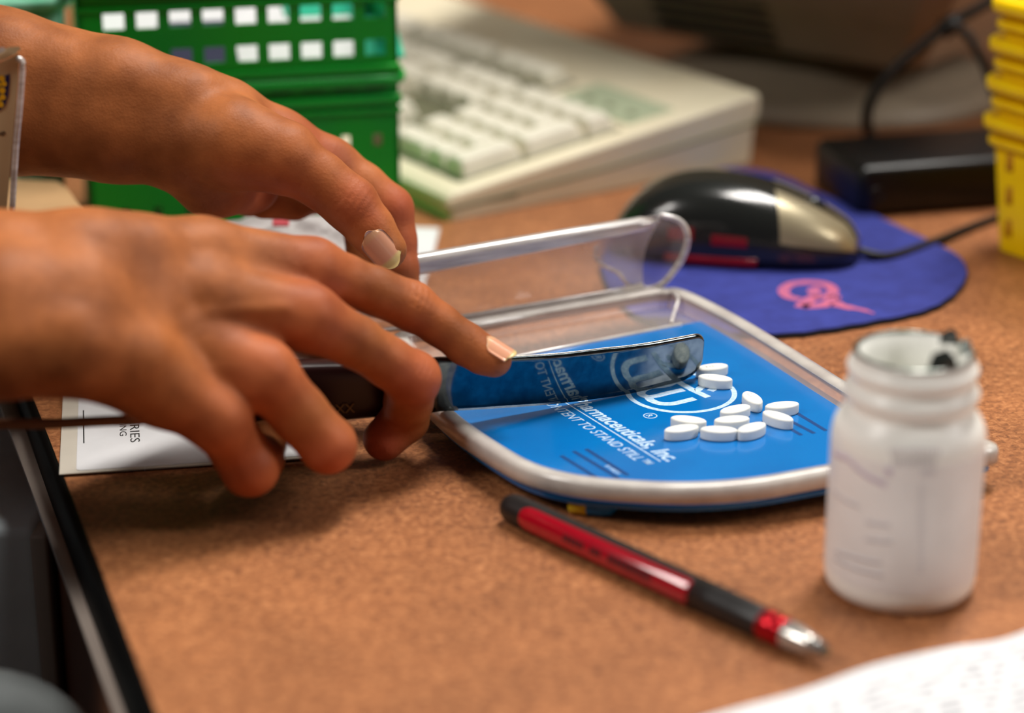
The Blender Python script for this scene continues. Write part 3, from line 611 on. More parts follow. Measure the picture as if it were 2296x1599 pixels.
obj('mouse_base', gridsurf([[m0+mx*ML*(u*.99+.005)-my*(np.dot(mpt(u, 0)-m0, -my))*k*.98+np.array([0, 0, z]) for u in us] for z, k in ((5.2, 1), (2, .97), (.2, .9), (.2, 0), (.2, -.9), (2, -.97), (5.2, -1))]), M['mouse'], ms)
def sidewin(u0, u1, z0, z1):
    rows = []
    for u in np.linspace(u0, u1, 8):
        p = mpt(u, 0); rows.append([p*np.array([1, 1, 0])-my*k+np.array([0, 0, z]) for z, k in ((z0, 0), (z0, .7), ((z0+z1)/2, 1.0-.03*(z1-z0)), (z1, .5-.12*(z1-z0)), (z1, -2))])
    return gridsurf(rows)
obj('red_window', sidewin(.26, .62, 4.6, 8.2), M['mousered'], ms, label='glowing red strip along the base')
def sidewin2(u0, u1, t0, t1):
    rows = [[mpt(u, t)-my*.4+np.array([0, 0, .2]) for t in np.linspace(t0, t1, 5)] for u in np.linspace(u0, u1, 6)]; return gridsurf(rows)
obj('red_window', sidewin2(.27, .37, .16, .34), M['mousered'], ms); obj('red_window', sidewin2(.44, .58, .12, .26), M['mousered'], ms)
wv_ = mpt(.80, math.pi/2); obj('scroll_wheel', lathe([(-2.5, 0), (-2.5, 6), (-1.5, 7), (1.5, 7), (2.5, 6), (2.5, 0)], wv_-np.array([0, 0, 4.5]), tuple(my), 24), M['mouse'], ms)
cpth = smooth_path([m1+mx*-3+[0, 0, 4.5], G(1990, 575, 4), G(2080, 548, 3), G(2170, 512, 2), G(2260, 480, 2), G(2400, 440, 2)], 8)
obj('cable', tube(cpth, 2.1, 10), M['cable'], ms, label='thin black mouse cable')

# ------------------------------------------------------------------ keyboard
KF = G(1000, 497); KR = G(1702, 366); ke = unit(KR-KF); kw = np.array([-ke[1], ke[0], 0]); KL = np.linalg.norm(KR-KF); KWD = 470
def kz(v): return 13+(v/KL)*26          # top surface height
def kp(u, v, z): return KF+kw*u+ke*v+np.array([0, 0, z])
kbd = thing('keyboard', 'cream desktop computer keyboard seen from its right end behind the tray', 'keyboard', kp(KWD/2, KL/2, 0))
sec = [(2, 0), (3, 3), (0, 8.5), (.6, 11.5), (4, 13.6), (12, kz(12)), (KL-10, kz(KL-10)), (KL-2, kz(KL)-.5), (KL, kz(KL)-3), (KL, kz(KL)-10), (KL-3, kz(KL)-14), (KL-5, 1)]
rows = []
for u, sh in ((0, 0), (1.2, 1)):
    pass
rows = [[kp(0.0 if u > 1 else 0, v, z) for v, z in sec] for u in (0,)]
def ksec(u, ins): 
    mv = KL/2; return [kp(u, mv+(v-mv)*(1-ins/90), max(0.0, z-ins*.9) if z > 8 else z+ins*0) for v, z in sec]
kv, kf = gridsurf([ksec(0, 2.4), ksec(.8, .9), ksec(2.6, 0), ksec(KWD-2.6, 0), ksec(KWD-.8, .9), ksec(KWD, 2.4)], True)
ns = len(sec); kf += [list(range(ns))[::-1], [5*ns+i for i in range(ns)]]
obj('case', (kv, kf), M['kb'], kbd, label='cream wedge-shaped case', smooth=False)
# seam line round the case
sm = [kp(-.35, v, z) for v, z in ((2, 5.5), (KL*.5, 12.5), (KL, kz(KL)-15.5))]
obj('case_groove', tube(sm, .8, 6), M['kbdark'], kbd, label='dark seam along the side')
lower = [kp(1.5, KL*.35, 0), kp(1.5, KL-6, 0)]
nk = unit(np.cross(kw, unit(kp(0, KL, kz(KL))-kp(0, 0, kz(0)))));
if nk[2] < 0: nk = -nk
kt = unit(kp(0, KL, kz(KL))-kp(0, 0, kz(0)))
def onk(u, v, h=0): return kp(u, v, kz(v))+nk*h
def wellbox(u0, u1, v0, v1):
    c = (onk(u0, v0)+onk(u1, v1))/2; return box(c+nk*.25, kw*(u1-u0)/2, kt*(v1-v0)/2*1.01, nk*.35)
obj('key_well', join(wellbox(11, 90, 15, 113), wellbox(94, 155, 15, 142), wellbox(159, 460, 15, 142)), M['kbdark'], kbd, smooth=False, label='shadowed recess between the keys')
obj('indicator_panel', box((onk(14, 119)+onk(82, 150))/2+nk*.4, kw*34, kt*15, nk*.5, .4), M['kbgreen'], kbd, smooth=False, label='grey-green indicator panel')
for u_ in (25, 45, 65): obj('indicator_lens', box(onk(u_, 130)+nk*1.1, kw*3, kt*1.5, nk*.3), M['kbdark'], kbd, smooth=False)
kmeshes = {}
def key(u, v, nu=1, nv_=1):
    kk = (nu, nv_)
    if kk not in kmeshes:
        bm = bmesh.new(); a, b = (nu*19-1.2)/2, (nv_*19-1.2)/2; H_ = 9.2
        lv = []
        for z, ins in ((0, 0), (5, 1.0), (8.2, 2.0), (H_, 3.0)):
            row = []
            for sx, sy, q in ((1, 1, 0), (-1, 1, 90), (-1, -1, 180), (1, -1, 270)):
                for t in (0, 45, 90):
                    r_ = 2.0; row.append(bm.verts.new(((sx*(a-ins-r_)+r_*math.cos(R(q+t)))*S, (sy*(b-ins-r_)+r_*math.sin(R(q+t))+(-.4*z*.2))*S, z*S)))
            lv.append(row)
        for i in range(3):
            for k in range(12): bm.faces.new([lv[i][k], lv[i][(k+1) % 12], lv[i+1][(k+1) % 12], lv[i+1][k]])
        cv = bm.verts.new((0, 0, (H_-.5)*S))
        for k in range(12): bm.faces.new([lv[3][k], lv[3][(k+1) % 12], cv])
        me = bpy.data.meshes.new('key'); bm.to_mesh(me); bm.free(); me.materials.append(M['key']); kmeshes[kk] = me
    o = bpy.data.objects.new('key', kmeshes[kk]); C.objects.link(o); o.parent = kbd
    p = onk(u+nu*9.5, v+nv_*9.5, .4)-ORG[kbd.name]; ax = -kw; m3 = Matrix((tuple(ax), tuple(kt), tuple(nk))).transposed(); 
    o.matrix_local = Matrix.Translation(Vector((p*S).tolist())) @ m3.to_4x4()
V0 = 17
# numpad
for u, v, a, b in ((12, 0, 1, 2), (12, 38, 1, 2), (12, 76, 1, 1), (31, 0, 1, 1), (50, 0, 2, 1)): key(u, V0+v, a, b)
for r_ in range(1, 5):
    for c_ in range(3): key(31+19*c_, V0+19*r_)
# arrows and navigation
for c_ in range(3): key(96+19*c_, V0)
key(115, V0+19)
for r_ in (3, 4):
    for c_ in range(3): key(96+19*c_, V0+19*r_)
for c_ in range(3): key(96+19*c_, V0+105)
# main block (u grows to the left)
for u, n in ((161, 1.5), (189.5, 1), (208.5, 1.5), (237, 6), (351, 1.5), (379.5, 1), (398.5, 1.5)): key(u, V0, n)
key(161, V0+19, 2.75); [key(213.2+19*i, V0+19) for i in range(10)]; key(403.2, V0+19, 2.25)
key(161, V0+38, 2.25); [key(203.7+19*i, V0+38) for i in range(11)]
key(161, V0+57, 1.5); [key(189.5+19*i, V0+57) for i in range(12)]
key(161, V0+76, 2); [key(199+19*i, V0+76) for i in range(13)]
for i in range(4): key(161+19*i, V0+105); key(246+19*i, V0+105); key(331+19*i, V0+105)
obj('case_mark', box(kp(-.1, 33, 7), kw*.2, ke*9, (0, 0, 1.1), .2), M['kbdark'], kbd, smooth=False, label='dark mark low on the side')  # thin dark strip set on the case side

# ------------------------------------------------------------------ black power adapter
B0 = G(1925, 492); B1 = G(2255, 466); bx = unit(B1-B0); by = np.array([-bx[1], bx[0], 0]); B2 = G(1853, 440)
dpt = 62.0; ln = 105
ad = thing('power_adapter', 'black brick-shaped power adapter behind the mouse beside the yellow baskets', 'power adapter', B0+bx*ln/2+by*dpt/2)
obj('housing', box(B0+bx*ln/2+by*dpt/2+[0, 0, 13], bx*ln/2, by*dpt/2, (0, 0, 13), 5, 4), M['adapter'], ad)
obj('socket_ring', lathe([(0, 2.5), (0, 4), (1.2, 4), (1.2, 2.5), (-1, 2.5)], B0+bx*9+[0, 0, 12], tuple(-by), 20), M['adapter'], ad)
obj('plug', lathe([(0, 3), (8, 3), (9, 2.2), (14, 1.8)], B0+bx*9+by*dpt+[0, 0, 12], tuple(by), 16), M['adapter'], ad)
# black looping cable
cab2 = thing('black_cable', 'thick black cable looping down in front of the monitor base', 'cable', G(1950, 300))
lp_ = [W(2330, -60, 1150), W(2200, 15, 1150), W(2130, 55, 1150), W(2040, 125, 1150), W(1975, 190, 1150), W(1945, 250, 1150), W(1952, 305, 1160), G(2000, 338, 3.2), G(2070, 352, 3.2), G(2180, 330, 3.2), G(2300, 310, 3.2)]
obj('cable_run', tube(smooth_path(lp_, 8), 3.1, 12), M['cable'], cab2)
obj('cable_branch', tube(smooth_path([W(2130, 55, 1150), W(2170, 80, 1150), W(2210, 150, 1150), W(2240, 230, 1160), G(2290, 300, 3)], 8), 2.6, 10), M['cable'], cab2)
obj('cable_tie', tube([W(2112, 70, 1149), W(2150, 45, 1151)], 5.2, 12), M['cable'], cab2)

# ------------------------------------------------------------------ monitor on round foot
mb = G(1935, 296); mr_ = 104; mcx = np.array([mb[0]-6, mb[1]+mr_, 0])
mo = thing('monitor', 'grey-brown monitor on a round foot in the blurred background', 'monitor', mcx)
obj('foot', lathe([(0, 0), (0, mr_), (4, mr_+1), (9, mr_-2), (13, mr_-9), (18, mr_-18), (23, mr_-32), (26, 60), (30, 50), (40, 46), (40, 0)], mcx, seg=64), M['monitor'], mo)
obj('foot_ledge', lathe([(9.0, mr_-4), (13.5, mr_-9), (12, mr_-11)], mcx, seg=64), M['monitor'], mo)
md = unit(np.array([.80, -.60, 0])); mq = np.array([-md[1], md[0], 0])       # housing lower edge direction
hc = mcx+np.array([10, 30, 0]); rows = []
for z, a, b in ((32, 84, 84), (38, 104, 104), (66, 122, 122), (90, 142, 150), (220, 160, 190)):
    rows.append([hc+md*a*sx+mq*b*sy+np.array([0, 0, z]) for sx, sy in ((-1, -.9), (-.9, -1), (.9, -1), (1, -.9), (1, .9), (.9, 1), (-.9, 1), (-1, .9))])
hv, hf = gridsurf(rows, True); hf += [list(range(8))[::-1], [len(hv)-8+i for i in range(8)]]
obj('housing', (hv, hf), M['monitor'], mo, smooth=False)
for k in range(5):
    z = 43+k*7.5; bwid = 104+(z-38)*.65; c = hc-mq*(bwid+.4)-md*22+np.array([0, 0, z])
    obj('vent_slot', box(c, md*40, mq*1.5, (0, 0, 1.5)), M['vent'], mo, smooth=False)
# white sheet lying at the back
wt = [G(1380, 8, 14), G(1600, 12, 14), G(1640, -60, 14), G(1400, -80, 14)]
tr = thing('paper_tray', 'white tray edge showing at the very top beside the monitor', 'tray', np.mean(wt, 0)*[1, 1, 0])
obj('tray_top', prism([p[:2] for p in wt], 12, 16, .6), M['paper'], tr)
obj('tray_base', prism([(p*.995+np.mean(wt, 0)*.005)[:2] for p in wt], 0, 12), M['vent'], tr, smooth=False)

# ------------------------------------------------------------------ slotted baskets
def slotted(origin, ex, ez, n, W_, H_, cols, rows_, th, hole_w, hole_h, x0=None, z0=None, dx=None, dz=None, taper=0):
    """wall with real openings: origin lower-left, ex along, ez up, n outward normal"""
    ex, ez, n = unit(ex), np.array(ez, float), unit(n)
    dx = dx or W_/cols; x0 = x0 if x0 is not None else dx/2; xs = [0]
    for i in range(cols): xs += [x0+i*dx-hole_w/2, x0+i*dx+hole_w/2]
    xs.append(W_); zs = [0]
    for z in rows_: zs += [z-hole_h/2, z+hole_h/2]
    zs.append(H_); out = []
    for i in range(len(xs)-1):
        for j in range(len(zs)-1):
            if i % 2 and j % 2: continue
            c = np.array(origin)+ex*(xs[i]+xs[i+1])/2+ez*(zs[j]+zs[j+1])/2-n*th/2
            out.append(box(c, ex*(xs[i+1]-xs[i])/2, n*th/2, ez*(zs[j+1]-zs[j])/2))
    return join(*out)
def rrect_ring(o, ex, ey, a, b, z0, z1, t, r=8):
    """rim band round a rectangle; o corner, outwards by t"""
    pts = []
    for cx, cy, q in ((a-r, b-r, 0), (r, b-r, 90), (r, r, 180), (a-r, r, 270)):
        for k in range(0, 91, 18): pts.append((cx, cy, R(q+k)))
    def rg(off, z): return [np.array(o)+ex*(cx+(r+off)*math.cos(t_))+ey*(cy+(r+off)*math.sin(t_))+np.array([0, 0, z]) for cx, cy, t_ in pts]
    return gridsurf([rg(0, z0), rg(t*.8, z0), rg(t, z0+.25*(z1-z0)), rg(t, z0+.8*(z1-z0)), rg(t*.7, z1), rg(-1.5, z1), rg(-1.5, z0), rg(0, z0)], True)
def rbox_wall(o, ex, ey, a, b, z0, z1, r0=8, in0=0, in1=0, th=1.6):
    pts = []
    for cx, cy, q in ((1, 1, 0), (0, 1, 90), (0, 0, 180), (1, 0, 270)):
        for k in range(0, 91, 18): pts.append((cx, cy, R(q+k)))
    def rg(ins, z): return [np.array(o)+ex*((a-r0-ins if cx else r0+ins)+r0*math.cos(t_))+ey*((b-r0-ins if cy else r0+ins)+r0*math.sin(t_))+np.array([0, 0, z]) for cx, cy, t_ in pts]
    return gridsurf([rg(in0, z0), rg(in1, z1), rg(in1+th, z1), rg(in0+th, z0)], True), rg(in0+.5, z0+.8)
# green: two stacked
g0, g1 = G(212, 596), G(900, 550); gx = unit(g1-g0); gy = np.array([-gx[1], gx[0], 0]); gn = -gy; GW = np.linalg.norm(g1-g0); GD = 104; up = np.array([0, 0, 1.0])
def green_basket(z0, H_, rowsz, hw, hh, lbl, cols, x0, dx):
    t = thing('green_basket', lbl, 'basket', g0+gx*GW/2+gy*GD/2+[0, 0, z0], 'stacked green baskets')
    o_ = g0+np.array([0, 0, z0])
    obj('front_panel', slotted(o_, gx, up, gn, GW, H_, cols, rowsz, 2, hw, hh, x0=x0, dx=dx), M['green'], t, smooth=False)
    obj('back_panel', slotted(o_+gy*GD, gx, up, gy, GW, min(H_, 12), cols, (6,), 2, hw, 3), M['green'], t, smooth=False)
    obj('side_panel', slotted(o_+gx*GW, gy, up, gx, GD, H_, 10, rowsz, 2, hw, hh), M['green'], t, smooth=False)
    obj('side_panel', slotted(o_, gy, up, -gx, GD, H_, 10, rowsz, 2, hw, hh), M['green'], t, smooth=False)
    obj('basket_floor', box(o_+gx*GW/2+gy*GD/2+[0, 0, 1], gx*GW/2, gy*GD/2, (0, 0, 1)), M['green'], t, smooth=False)
    obj('rim', rrect_ring(o_-gx*.5-gy*.5, gx, gy, GW+1, GD+1, H_-5, H_, 4), M['green'], t)
    for k in range(12): pass
    return t
sp_ = (G(327, 48)-G(255, 53)); s_g = FPX/(g0[1]*ct+(HC-80)*st)
ym = (g0[1]+g1[1])/2
def gzr(px, py): return RP(px, py, g0, gn)[2]
def gxa(px, py): return np.dot(RP(px, py, g0, gn)-g0, gx)
xg0 = gxa(255, 55); dxg = (gxa(840, 14)-xg0)/8; ZS = gzr(560, 178)
hole = gzr(540, 20)-gzr(540, 57)
lowb = green_basket(0, ZS-.5, (ZS*.28, ZS*.62), 4.0, 6.0, 'green slotted plastic basket, lower of the stack', 9, xg0, dxg)
upb = green_basket(ZS, gzr(560, -45)-ZS, (gzr(560, 120)-ZS, gzr(560, 36)-ZS), dxg*.64, hole, 'green slotted plastic basket, upper of the stack, with white cards inside', 9, xg0, dxg)
zh = lambda py: gzr(560, py)
for py, o_, t_, b_ in ((164, 2.2, 1.4, upb), (172, 1.6, 1.2, upb), (236, 2.4, 2.2, lowb), (262, 1.5, 1.2, lowb), (8, 1.6, 1.0, upb)):
    obj('ledge', box(g0+gx*GW/2+gn*o_/2+[0, 0, zh(py)], gx*(GW/2+1), gn*(o_/2+.6), (0, 0, t_), .4), M['green'], b_)
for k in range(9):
    x = xg0+k*dxg; obj('recess', box(g0+gx*x+gn*.3+[0, 0, zh(204)], gx*dxg*.32, gn*.4, (0, 0, 2.0), .2, 1), bpy.data.materials.get('green_slot_shade') or mat('green_slot_shade', (0, 84, 36), .5), lowb, smooth=False)  # raised pads, darker green standing in for shade inside slots
def gcard(name, px0, px1, py0, py1, d0, m, lb, dd=46):
    a, b = gxa(px0, 60)+3, gxa(px1, 30)+3; z0, z1 = zh(py1)-.3*max(0, d0-8), zh(py0)-.3*max(0, d0-8)
    p = g0+gx*(a+b)/2+gy*(d0+dd/2)+[0, 0, (z0+z1)/2]; v = gy*dd/2+np.array([0, 0, (z1-z0)/2]); n_ = unit(np.cross(gx, v))
    return obj(name, box(p, gx*(b-a)/2, v, n_*.8, .3, 1), M[m], smooth=False, label=lb, cat='card')
gcard('white_card', 218, 660, 0, 88, 46, 'paper', 'wide white card leaning inside the upper green basket behind its top row of slots', 56)
gcard('white_card', 520, 800, 92, 150, 4, 'paper', 'small white card leaning low inside the upper green basket', 40)
gcard('navy_card', 350, 520, 90, 150, 4, 'navy', 'navy card leaning low inside the upper green basket left of the small white card', 40)
gcard('teal_card', 664, 895, 0, 82, 46, 'teal', 'teal card leaning inside the upper green basket behind the top right slots', 56)
gcard('teal_card', 800, 895, 88, 150, 4, 'teal', 'narrow teal card standing low at the right end inside the upper green basket', 30)
# mint translucent tub left of the green baskets
tb = thing('mint_tub', 'pale mint plastic tub left of the green baskets, mostly behind the forearm', 'tub', g0-gx*40+gy*60)
mo_ = g0-gx*82+gy*30
vf, fl_ = rbox_wall(mo_, gx, gy, 78, 120, 0, 118, 10, 8, 0)
obj('tub_wall', vf, M['mint'], tb); obj('tub_floor', (fl_, [list(range(len(fl_)))]), M['mint'], tb, smooth=False)
obj('tub_rim', rrect_ring(mo_, gx, gy, 78, 120, 114, 119, 3, 10), M['mint'], tb)
for k in range(6): obj('rib', tube([mo_+gx*(18+9*k)+gy*7.2+[0, 0, 3], mo_+gx*(18+9*k)+gy*-.2+[0, 0, 112]], 1.1, 6), M['mint'], tb)
# tan folder
tf = [G(-140, 392, 45), G(128, 406, 45), G(150, 420, 45), G(186, 470, 45), G(190, 500, 45), G(130, 640, 45), G(-200, 640, 45)]; cf = np.mean(tf, 0)
td_ = thing('file_box', 'tan card file box lying between the two forearms', 'box', cf*[1, 1, 0])
obj('box_body', prism([p[:2] for p in tf], 0, 40), M['tan'], td_, smooth=False)
obj('box_lid', prism([(cf+(p-cf)*1.012)[:2] for p in tf], 40.2, 45, 1), M['tan'], td_)

# yellow: nested stack
y0 = G(2226, 556); yx = unit(np.array([.54, -.84, 0])); yy = np.array([-yx[1], yx[0], 0]); yn = -yy
YW, YD = 150, 110
lbls = ['yellow slotted plastic basket at the bottom of the right-hand stack', 'yellow slotted basket second from the bottom of the right-hand stack', 'yellow slotted basket third from the bottom of the right-hand stack', 'yellow slotted basket at the top of the right-hand stack']
zr0 = W(2200, 268, y0[1])[2]; dzr = (W(2200, 95, y0[1])[2]-W(2200, 268, y0[1])[2])/2
for k in range(4):
    zb = k*dzr; t = thing('yellow_basket', lbls[k], 'basket', y0+yx*YW/2+yy*YD/2+[0, 0, zb], 'nested yellow baskets')
    o_ = y0-yx*5.5-yy*5.5
    vf, fl_ = rbox_wall(o_+np.array([0, 0, zb]), yx, yy, YW+11, YD+11, .5, zr0, 9, 5, 0)
    obj('basket_wall', vf, M['yellow'], t)
    obj('basket_floor', (fl_, [list(range(len(fl_)))]), M['yellow'], t, smooth=False)
    obj('rim', rrect_ring(o_, yx, yy, YW+11, YD+11, zb+zr0-3.5, zb+zr0+2.8, 5.0, 9), M['yellow'], t)
    obj('under_band', rrect_ring(o_, yx, yy, YW+11, YD+11, zb+zr0-11, zb+zr0-7.5, 2.2, 9), M['yellow'], t)
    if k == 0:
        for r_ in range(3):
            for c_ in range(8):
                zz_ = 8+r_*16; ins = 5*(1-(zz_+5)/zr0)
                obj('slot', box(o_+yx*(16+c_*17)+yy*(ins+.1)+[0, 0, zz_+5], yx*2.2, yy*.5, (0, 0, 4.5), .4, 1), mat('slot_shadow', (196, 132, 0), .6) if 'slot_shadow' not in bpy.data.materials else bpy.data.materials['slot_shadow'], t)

# ------------------------------------------------------------------ white card and crumpled bag behind the hands
sg = [G(x, y, 1) for x, y in ((900, 508), (985, 511), (972, 570), (946, 655), (880, 660))]
obj('white_slip', prism([p[:2] for p in sg], .1, .9), M['paper'], smooth=False, label='small white paper slip on the desk just behind the far fingertips', cat='paper')
bgc = W(655, 530, 930)*[1, 1, 0]; bag = thing('plastic_bag', 'crumpled white bag, shade put into its grey, with a red mark on the desk between the two hands', 'bag', bgc)
rows = []
for k in range(13):
    ph = k/12*math.pi/2*.98; row = []
    for i in range(40):
        t = 2*math.pi*i/40; q = 1+.10*math.sin(3*t+k*.8)+.07*math.sin(7*t-k*.5)+.04*math.sin(13*t+k)
        row.append(bgc+np.array([46*math.cos(t)*math.cos(ph)**.6*q, 26*math.sin(t)*math.cos(ph)**.6*q, max(0, 37*math.sin(ph)*(1+.06*math.sin(5*t+k))) ]))
    rows.append(row)
bv, bf = gridsurf(rows, True); bf.append([len(bv)-40+i for i in range(40)]); obj('bag_body', (bv, bf), M['bagshade'], bag)
rm = W(630, 497, 912); obj('red_mark', box(rm, (3.5, 0, 0), (0, 2, 1.4), (0, -.6, .5), .3), M['red'], bag, smooth=False)

# ------------------------------------------------------------------ badge at the left edge
Yb = 770
bd = thing('badge', 'cream identity badge in a clear sleeve with yellow and navy crest at the left edge', 'badge', W(0, 480, Yb))
def bq(px, py, d=0): return W(px, py, Yb-d)
def slab(pts, d0, d1):
    a = [bq(*p, d1) for p in pts]; b = [bq(*p, d0) for p in pts]; n = len(a); return a+b, [list(range(n)), [n+i for i in range(n)][::-1]]+[[i, (i+1) % n, n+(i+1) % n, n+i] for i in range(n)]
obj('sleeve_back', slab([(-260, 190), (30, 128), (44, 128), (51, 138), (50, 180), (26, 480), (-300, 510)], -2.5, -1), M['clear'], bd, smooth=False)
obj('sleeve_edge', tube(smooth_path([bq(38, 130, 1), bq(49, 138, 1), bq(50, 160, 1), bq(44, 245, 1), bq(36, 330, 1), bq(27, 480, 1)], 5), 1.1, 10), M['frost2'], bd)
obj('card', slab([(-260, 200), (0, 141), (38, 122), (43, 128), (38, 200), (30, 290), (14, 480), (-300, 500)], -.5, 1), M['badge'], bd, smooth=False)
obj('sleeve_flap', slab([(-200, 175), (-10, 120), (18, 106), (42, 104), (48, 111), (40, 114), (38, 120), (12, 132), (-200, 195)], .5, 2), M['badge'], bd, smooth=False)
obj('sleeve_flap', slab([(-200, 160), (-20, 112), (6, 105), (12, 108), (10, 116), (-200, 180)], 3, 4.5), M['frost2'], bd, smooth=False)
obj('crest', slab([(-60, 168), (14, 170), (21, 165), (22, 178), (18, 215), (12, 235), (0, 248), (-60, 262)], 1, 1.3), M['crestnavy'], bd, smooth=False)
for px, py, r_ in ((4, 176, 7), (9, 188, 6), (5, 203, 7), (6, 218, 6.5), (1, 234, 7), (-2, 190, 5), (-4, 225, 6)):
    c = bq(px, py, 1.35); obj('crest_dot', lathe([(0, 0), (0, r_/6.1), (.15, r_/6.1*.98), (.15, 0)], c, (0, -1, 0), 14), M['crestyel'], bd, smooth=False)
obj('lettering', place_text('group', bq(-27, 306, 1.1), (1, 0, .12), (0.05, 0, 1), width=6.3, nz=.1), M['ink'], bd, smooth=False)

# ------------------------------------------------------------------ brown cord
cc = [W(-120, 948, 700), W(0, 951, 700), W(120, 950, 700), W(240, 944, 700), W(330, 941, 703), W(440, 934, 708), W(520, 900, 712)]
obj('cord', tube(smooth_path(cc, 6), [1.9 if i < 24 else 1.5 for i in range(37)], 10, flat=.7), M['cord'], label='thin brown cord stretched from the left edge of the picture to the near hand', cat='cord')

# ------------------------------------------------------------------ hands: smooth union of round cones, surfaced with surface nets
def rcone(P, a, b, ra, rb):
    ba = b-a; L2 = max(np.dot(ba, ba), 1e-6); t = np.clip(((P-a)@ba)/L2, 0, 1)
    return np.linalg.norm(P-(a+t[..., None]*ba), axis=-1)-(ra+(rb-ra)*t)
def smin(a, b, k):
    h = np.clip(.5+.5*(b-a)/k, 0, 1); return b+(a-b)*h-k*h*(1-h)
def build_sdf(palm, fingers, h, kp_=5.5, kf_=2.0, kj=4.5, extra=None):
    pts = np.array([q[:3] for ch in palm+fingers for q in ch]); rr = max(q[3] for ch in palm+fingers for q in ch)
    lo = pts.min(0)-rr-4; hi = pts.max(0)+rr+4; n = np.ceil((hi-lo)/h).astype(int)+1
    ax = [lo[i]+h*np.arange(n[i]) for i in range(3)]
    def field(chains, k):
        Fd = np.full(n, 60., np.float32)
        for ch in chains:
            for a, b in zip(ch[:-1], ch[1:]):
                pa_, pb_ = np.array(a[:3]), np.array(b[:3]); m_ = max(a[3], b[3])+k+8
                l = np.maximum(0, np.floor((np.minimum(pa_, pb_)-m_-lo)/h).astype(int)); u = np.minimum(n, np.ceil((np.maximum(pa_, pb_)+m_-lo)/h).astype(int)+1)
                X, Y, Z = np.meshgrid(ax[0][l[0]:u[0]], ax[1][l[1]:u[1]], ax[2][l[2]:u[2]], indexing='ij')
                d = rcone(np.stack([X, Y, Z], -1), pa_, pb_, a[3], b[3]).astype(np.float32)
                sl = tuple(slice(l[i], u[i]) for i in range(3)); Fd[sl] = smin(Fd[sl], d, k)
        return Fd
    base = field(palm, kp_); tot = base.copy()
    for ch in fingers: tot = np.minimum(tot, smin(base, field([ch], kf_), kj))
    return tot, lo, ax
def surf_nets(F, lo, h):
    s = F < 0; nx, ny, nz = F.shape
    c = [(i, j, k) for i in (0, 1) for j in (0, 1) for k in (0, 1)]
    def cr(A, o): return A[o[0]:nx-1+o[0], o[1]:ny-1+o[1], o[2]:nz-1+o[2]]
    cnt = sum(cr(s, o).astype(int) for o in c); act = (cnt > 0) & (cnt < 8)
    idx = np.full(act.shape, -1); I = np.argwhere(act); idx[act] = np.arange(len(I))
    acc_ = np.zeros((len(I), 3)); num = np.zeros(len(I))
    for a in range(8):
        for b in range(a+1, 8):
            oa, ob = c[a], c[b]
            if sum(abs(x-y) for x, y in zip(oa, ob)) != 1: continue
            fa = F[I[:, 0]+oa[0], I[:, 1]+oa[1], I[:, 2]+oa[2]]; fb = F[I[:, 0]+ob[0], I[:, 1]+ob[1], I[:, 2]+ob[2]]
            m_ = (fa < 0) != (fb < 0); t = np.where(m_, fa/np.where(m_, fa-fb, 1), 0)[:, None]
            p = np.array(oa)+(np.array(ob)-np.array(oa))*t; acc_ += np.where(m_[:, None], p, 0); num += m_
    V = lo+h*(I+acc_/num[:, None]); Fs = []
    for ax_ in range(3):
        o = [0, 0, 0]; o[ax_] = 1; A = s[:nx-o[0], :ny-o[1], :nz-o[2]]; B = s[o[0]:, o[1]:, o[2]:]; E_ = np.argwhere(A != B)
        b_, c_ = [(1, 2), (2, 0), (0, 1)][ax_]; E_ = E_[(E_[:, b_] > 0) & (E_[:, c_] > 0)]
        flip = A[E_[:, 0], E_[:, 1], E_[:, 2]]; q = []
        for db, dc in ((0, 0), (-1, 0), (-1, -1), (0, -1)):
            G_ = E_.copy(); G_[:, b_] += db; G_[:, c_] += dc; q.append(idx[G_[:, 0], G_[:, 1], G_[:, 2]])
        q = np.stack(q, 1); q[~flip] = q[~flip][:, ::-1]; Fs.append(q)
    return V, np.concatenate(Fs)
def wrinkle(F, lo, h, pts, ax):
    pass
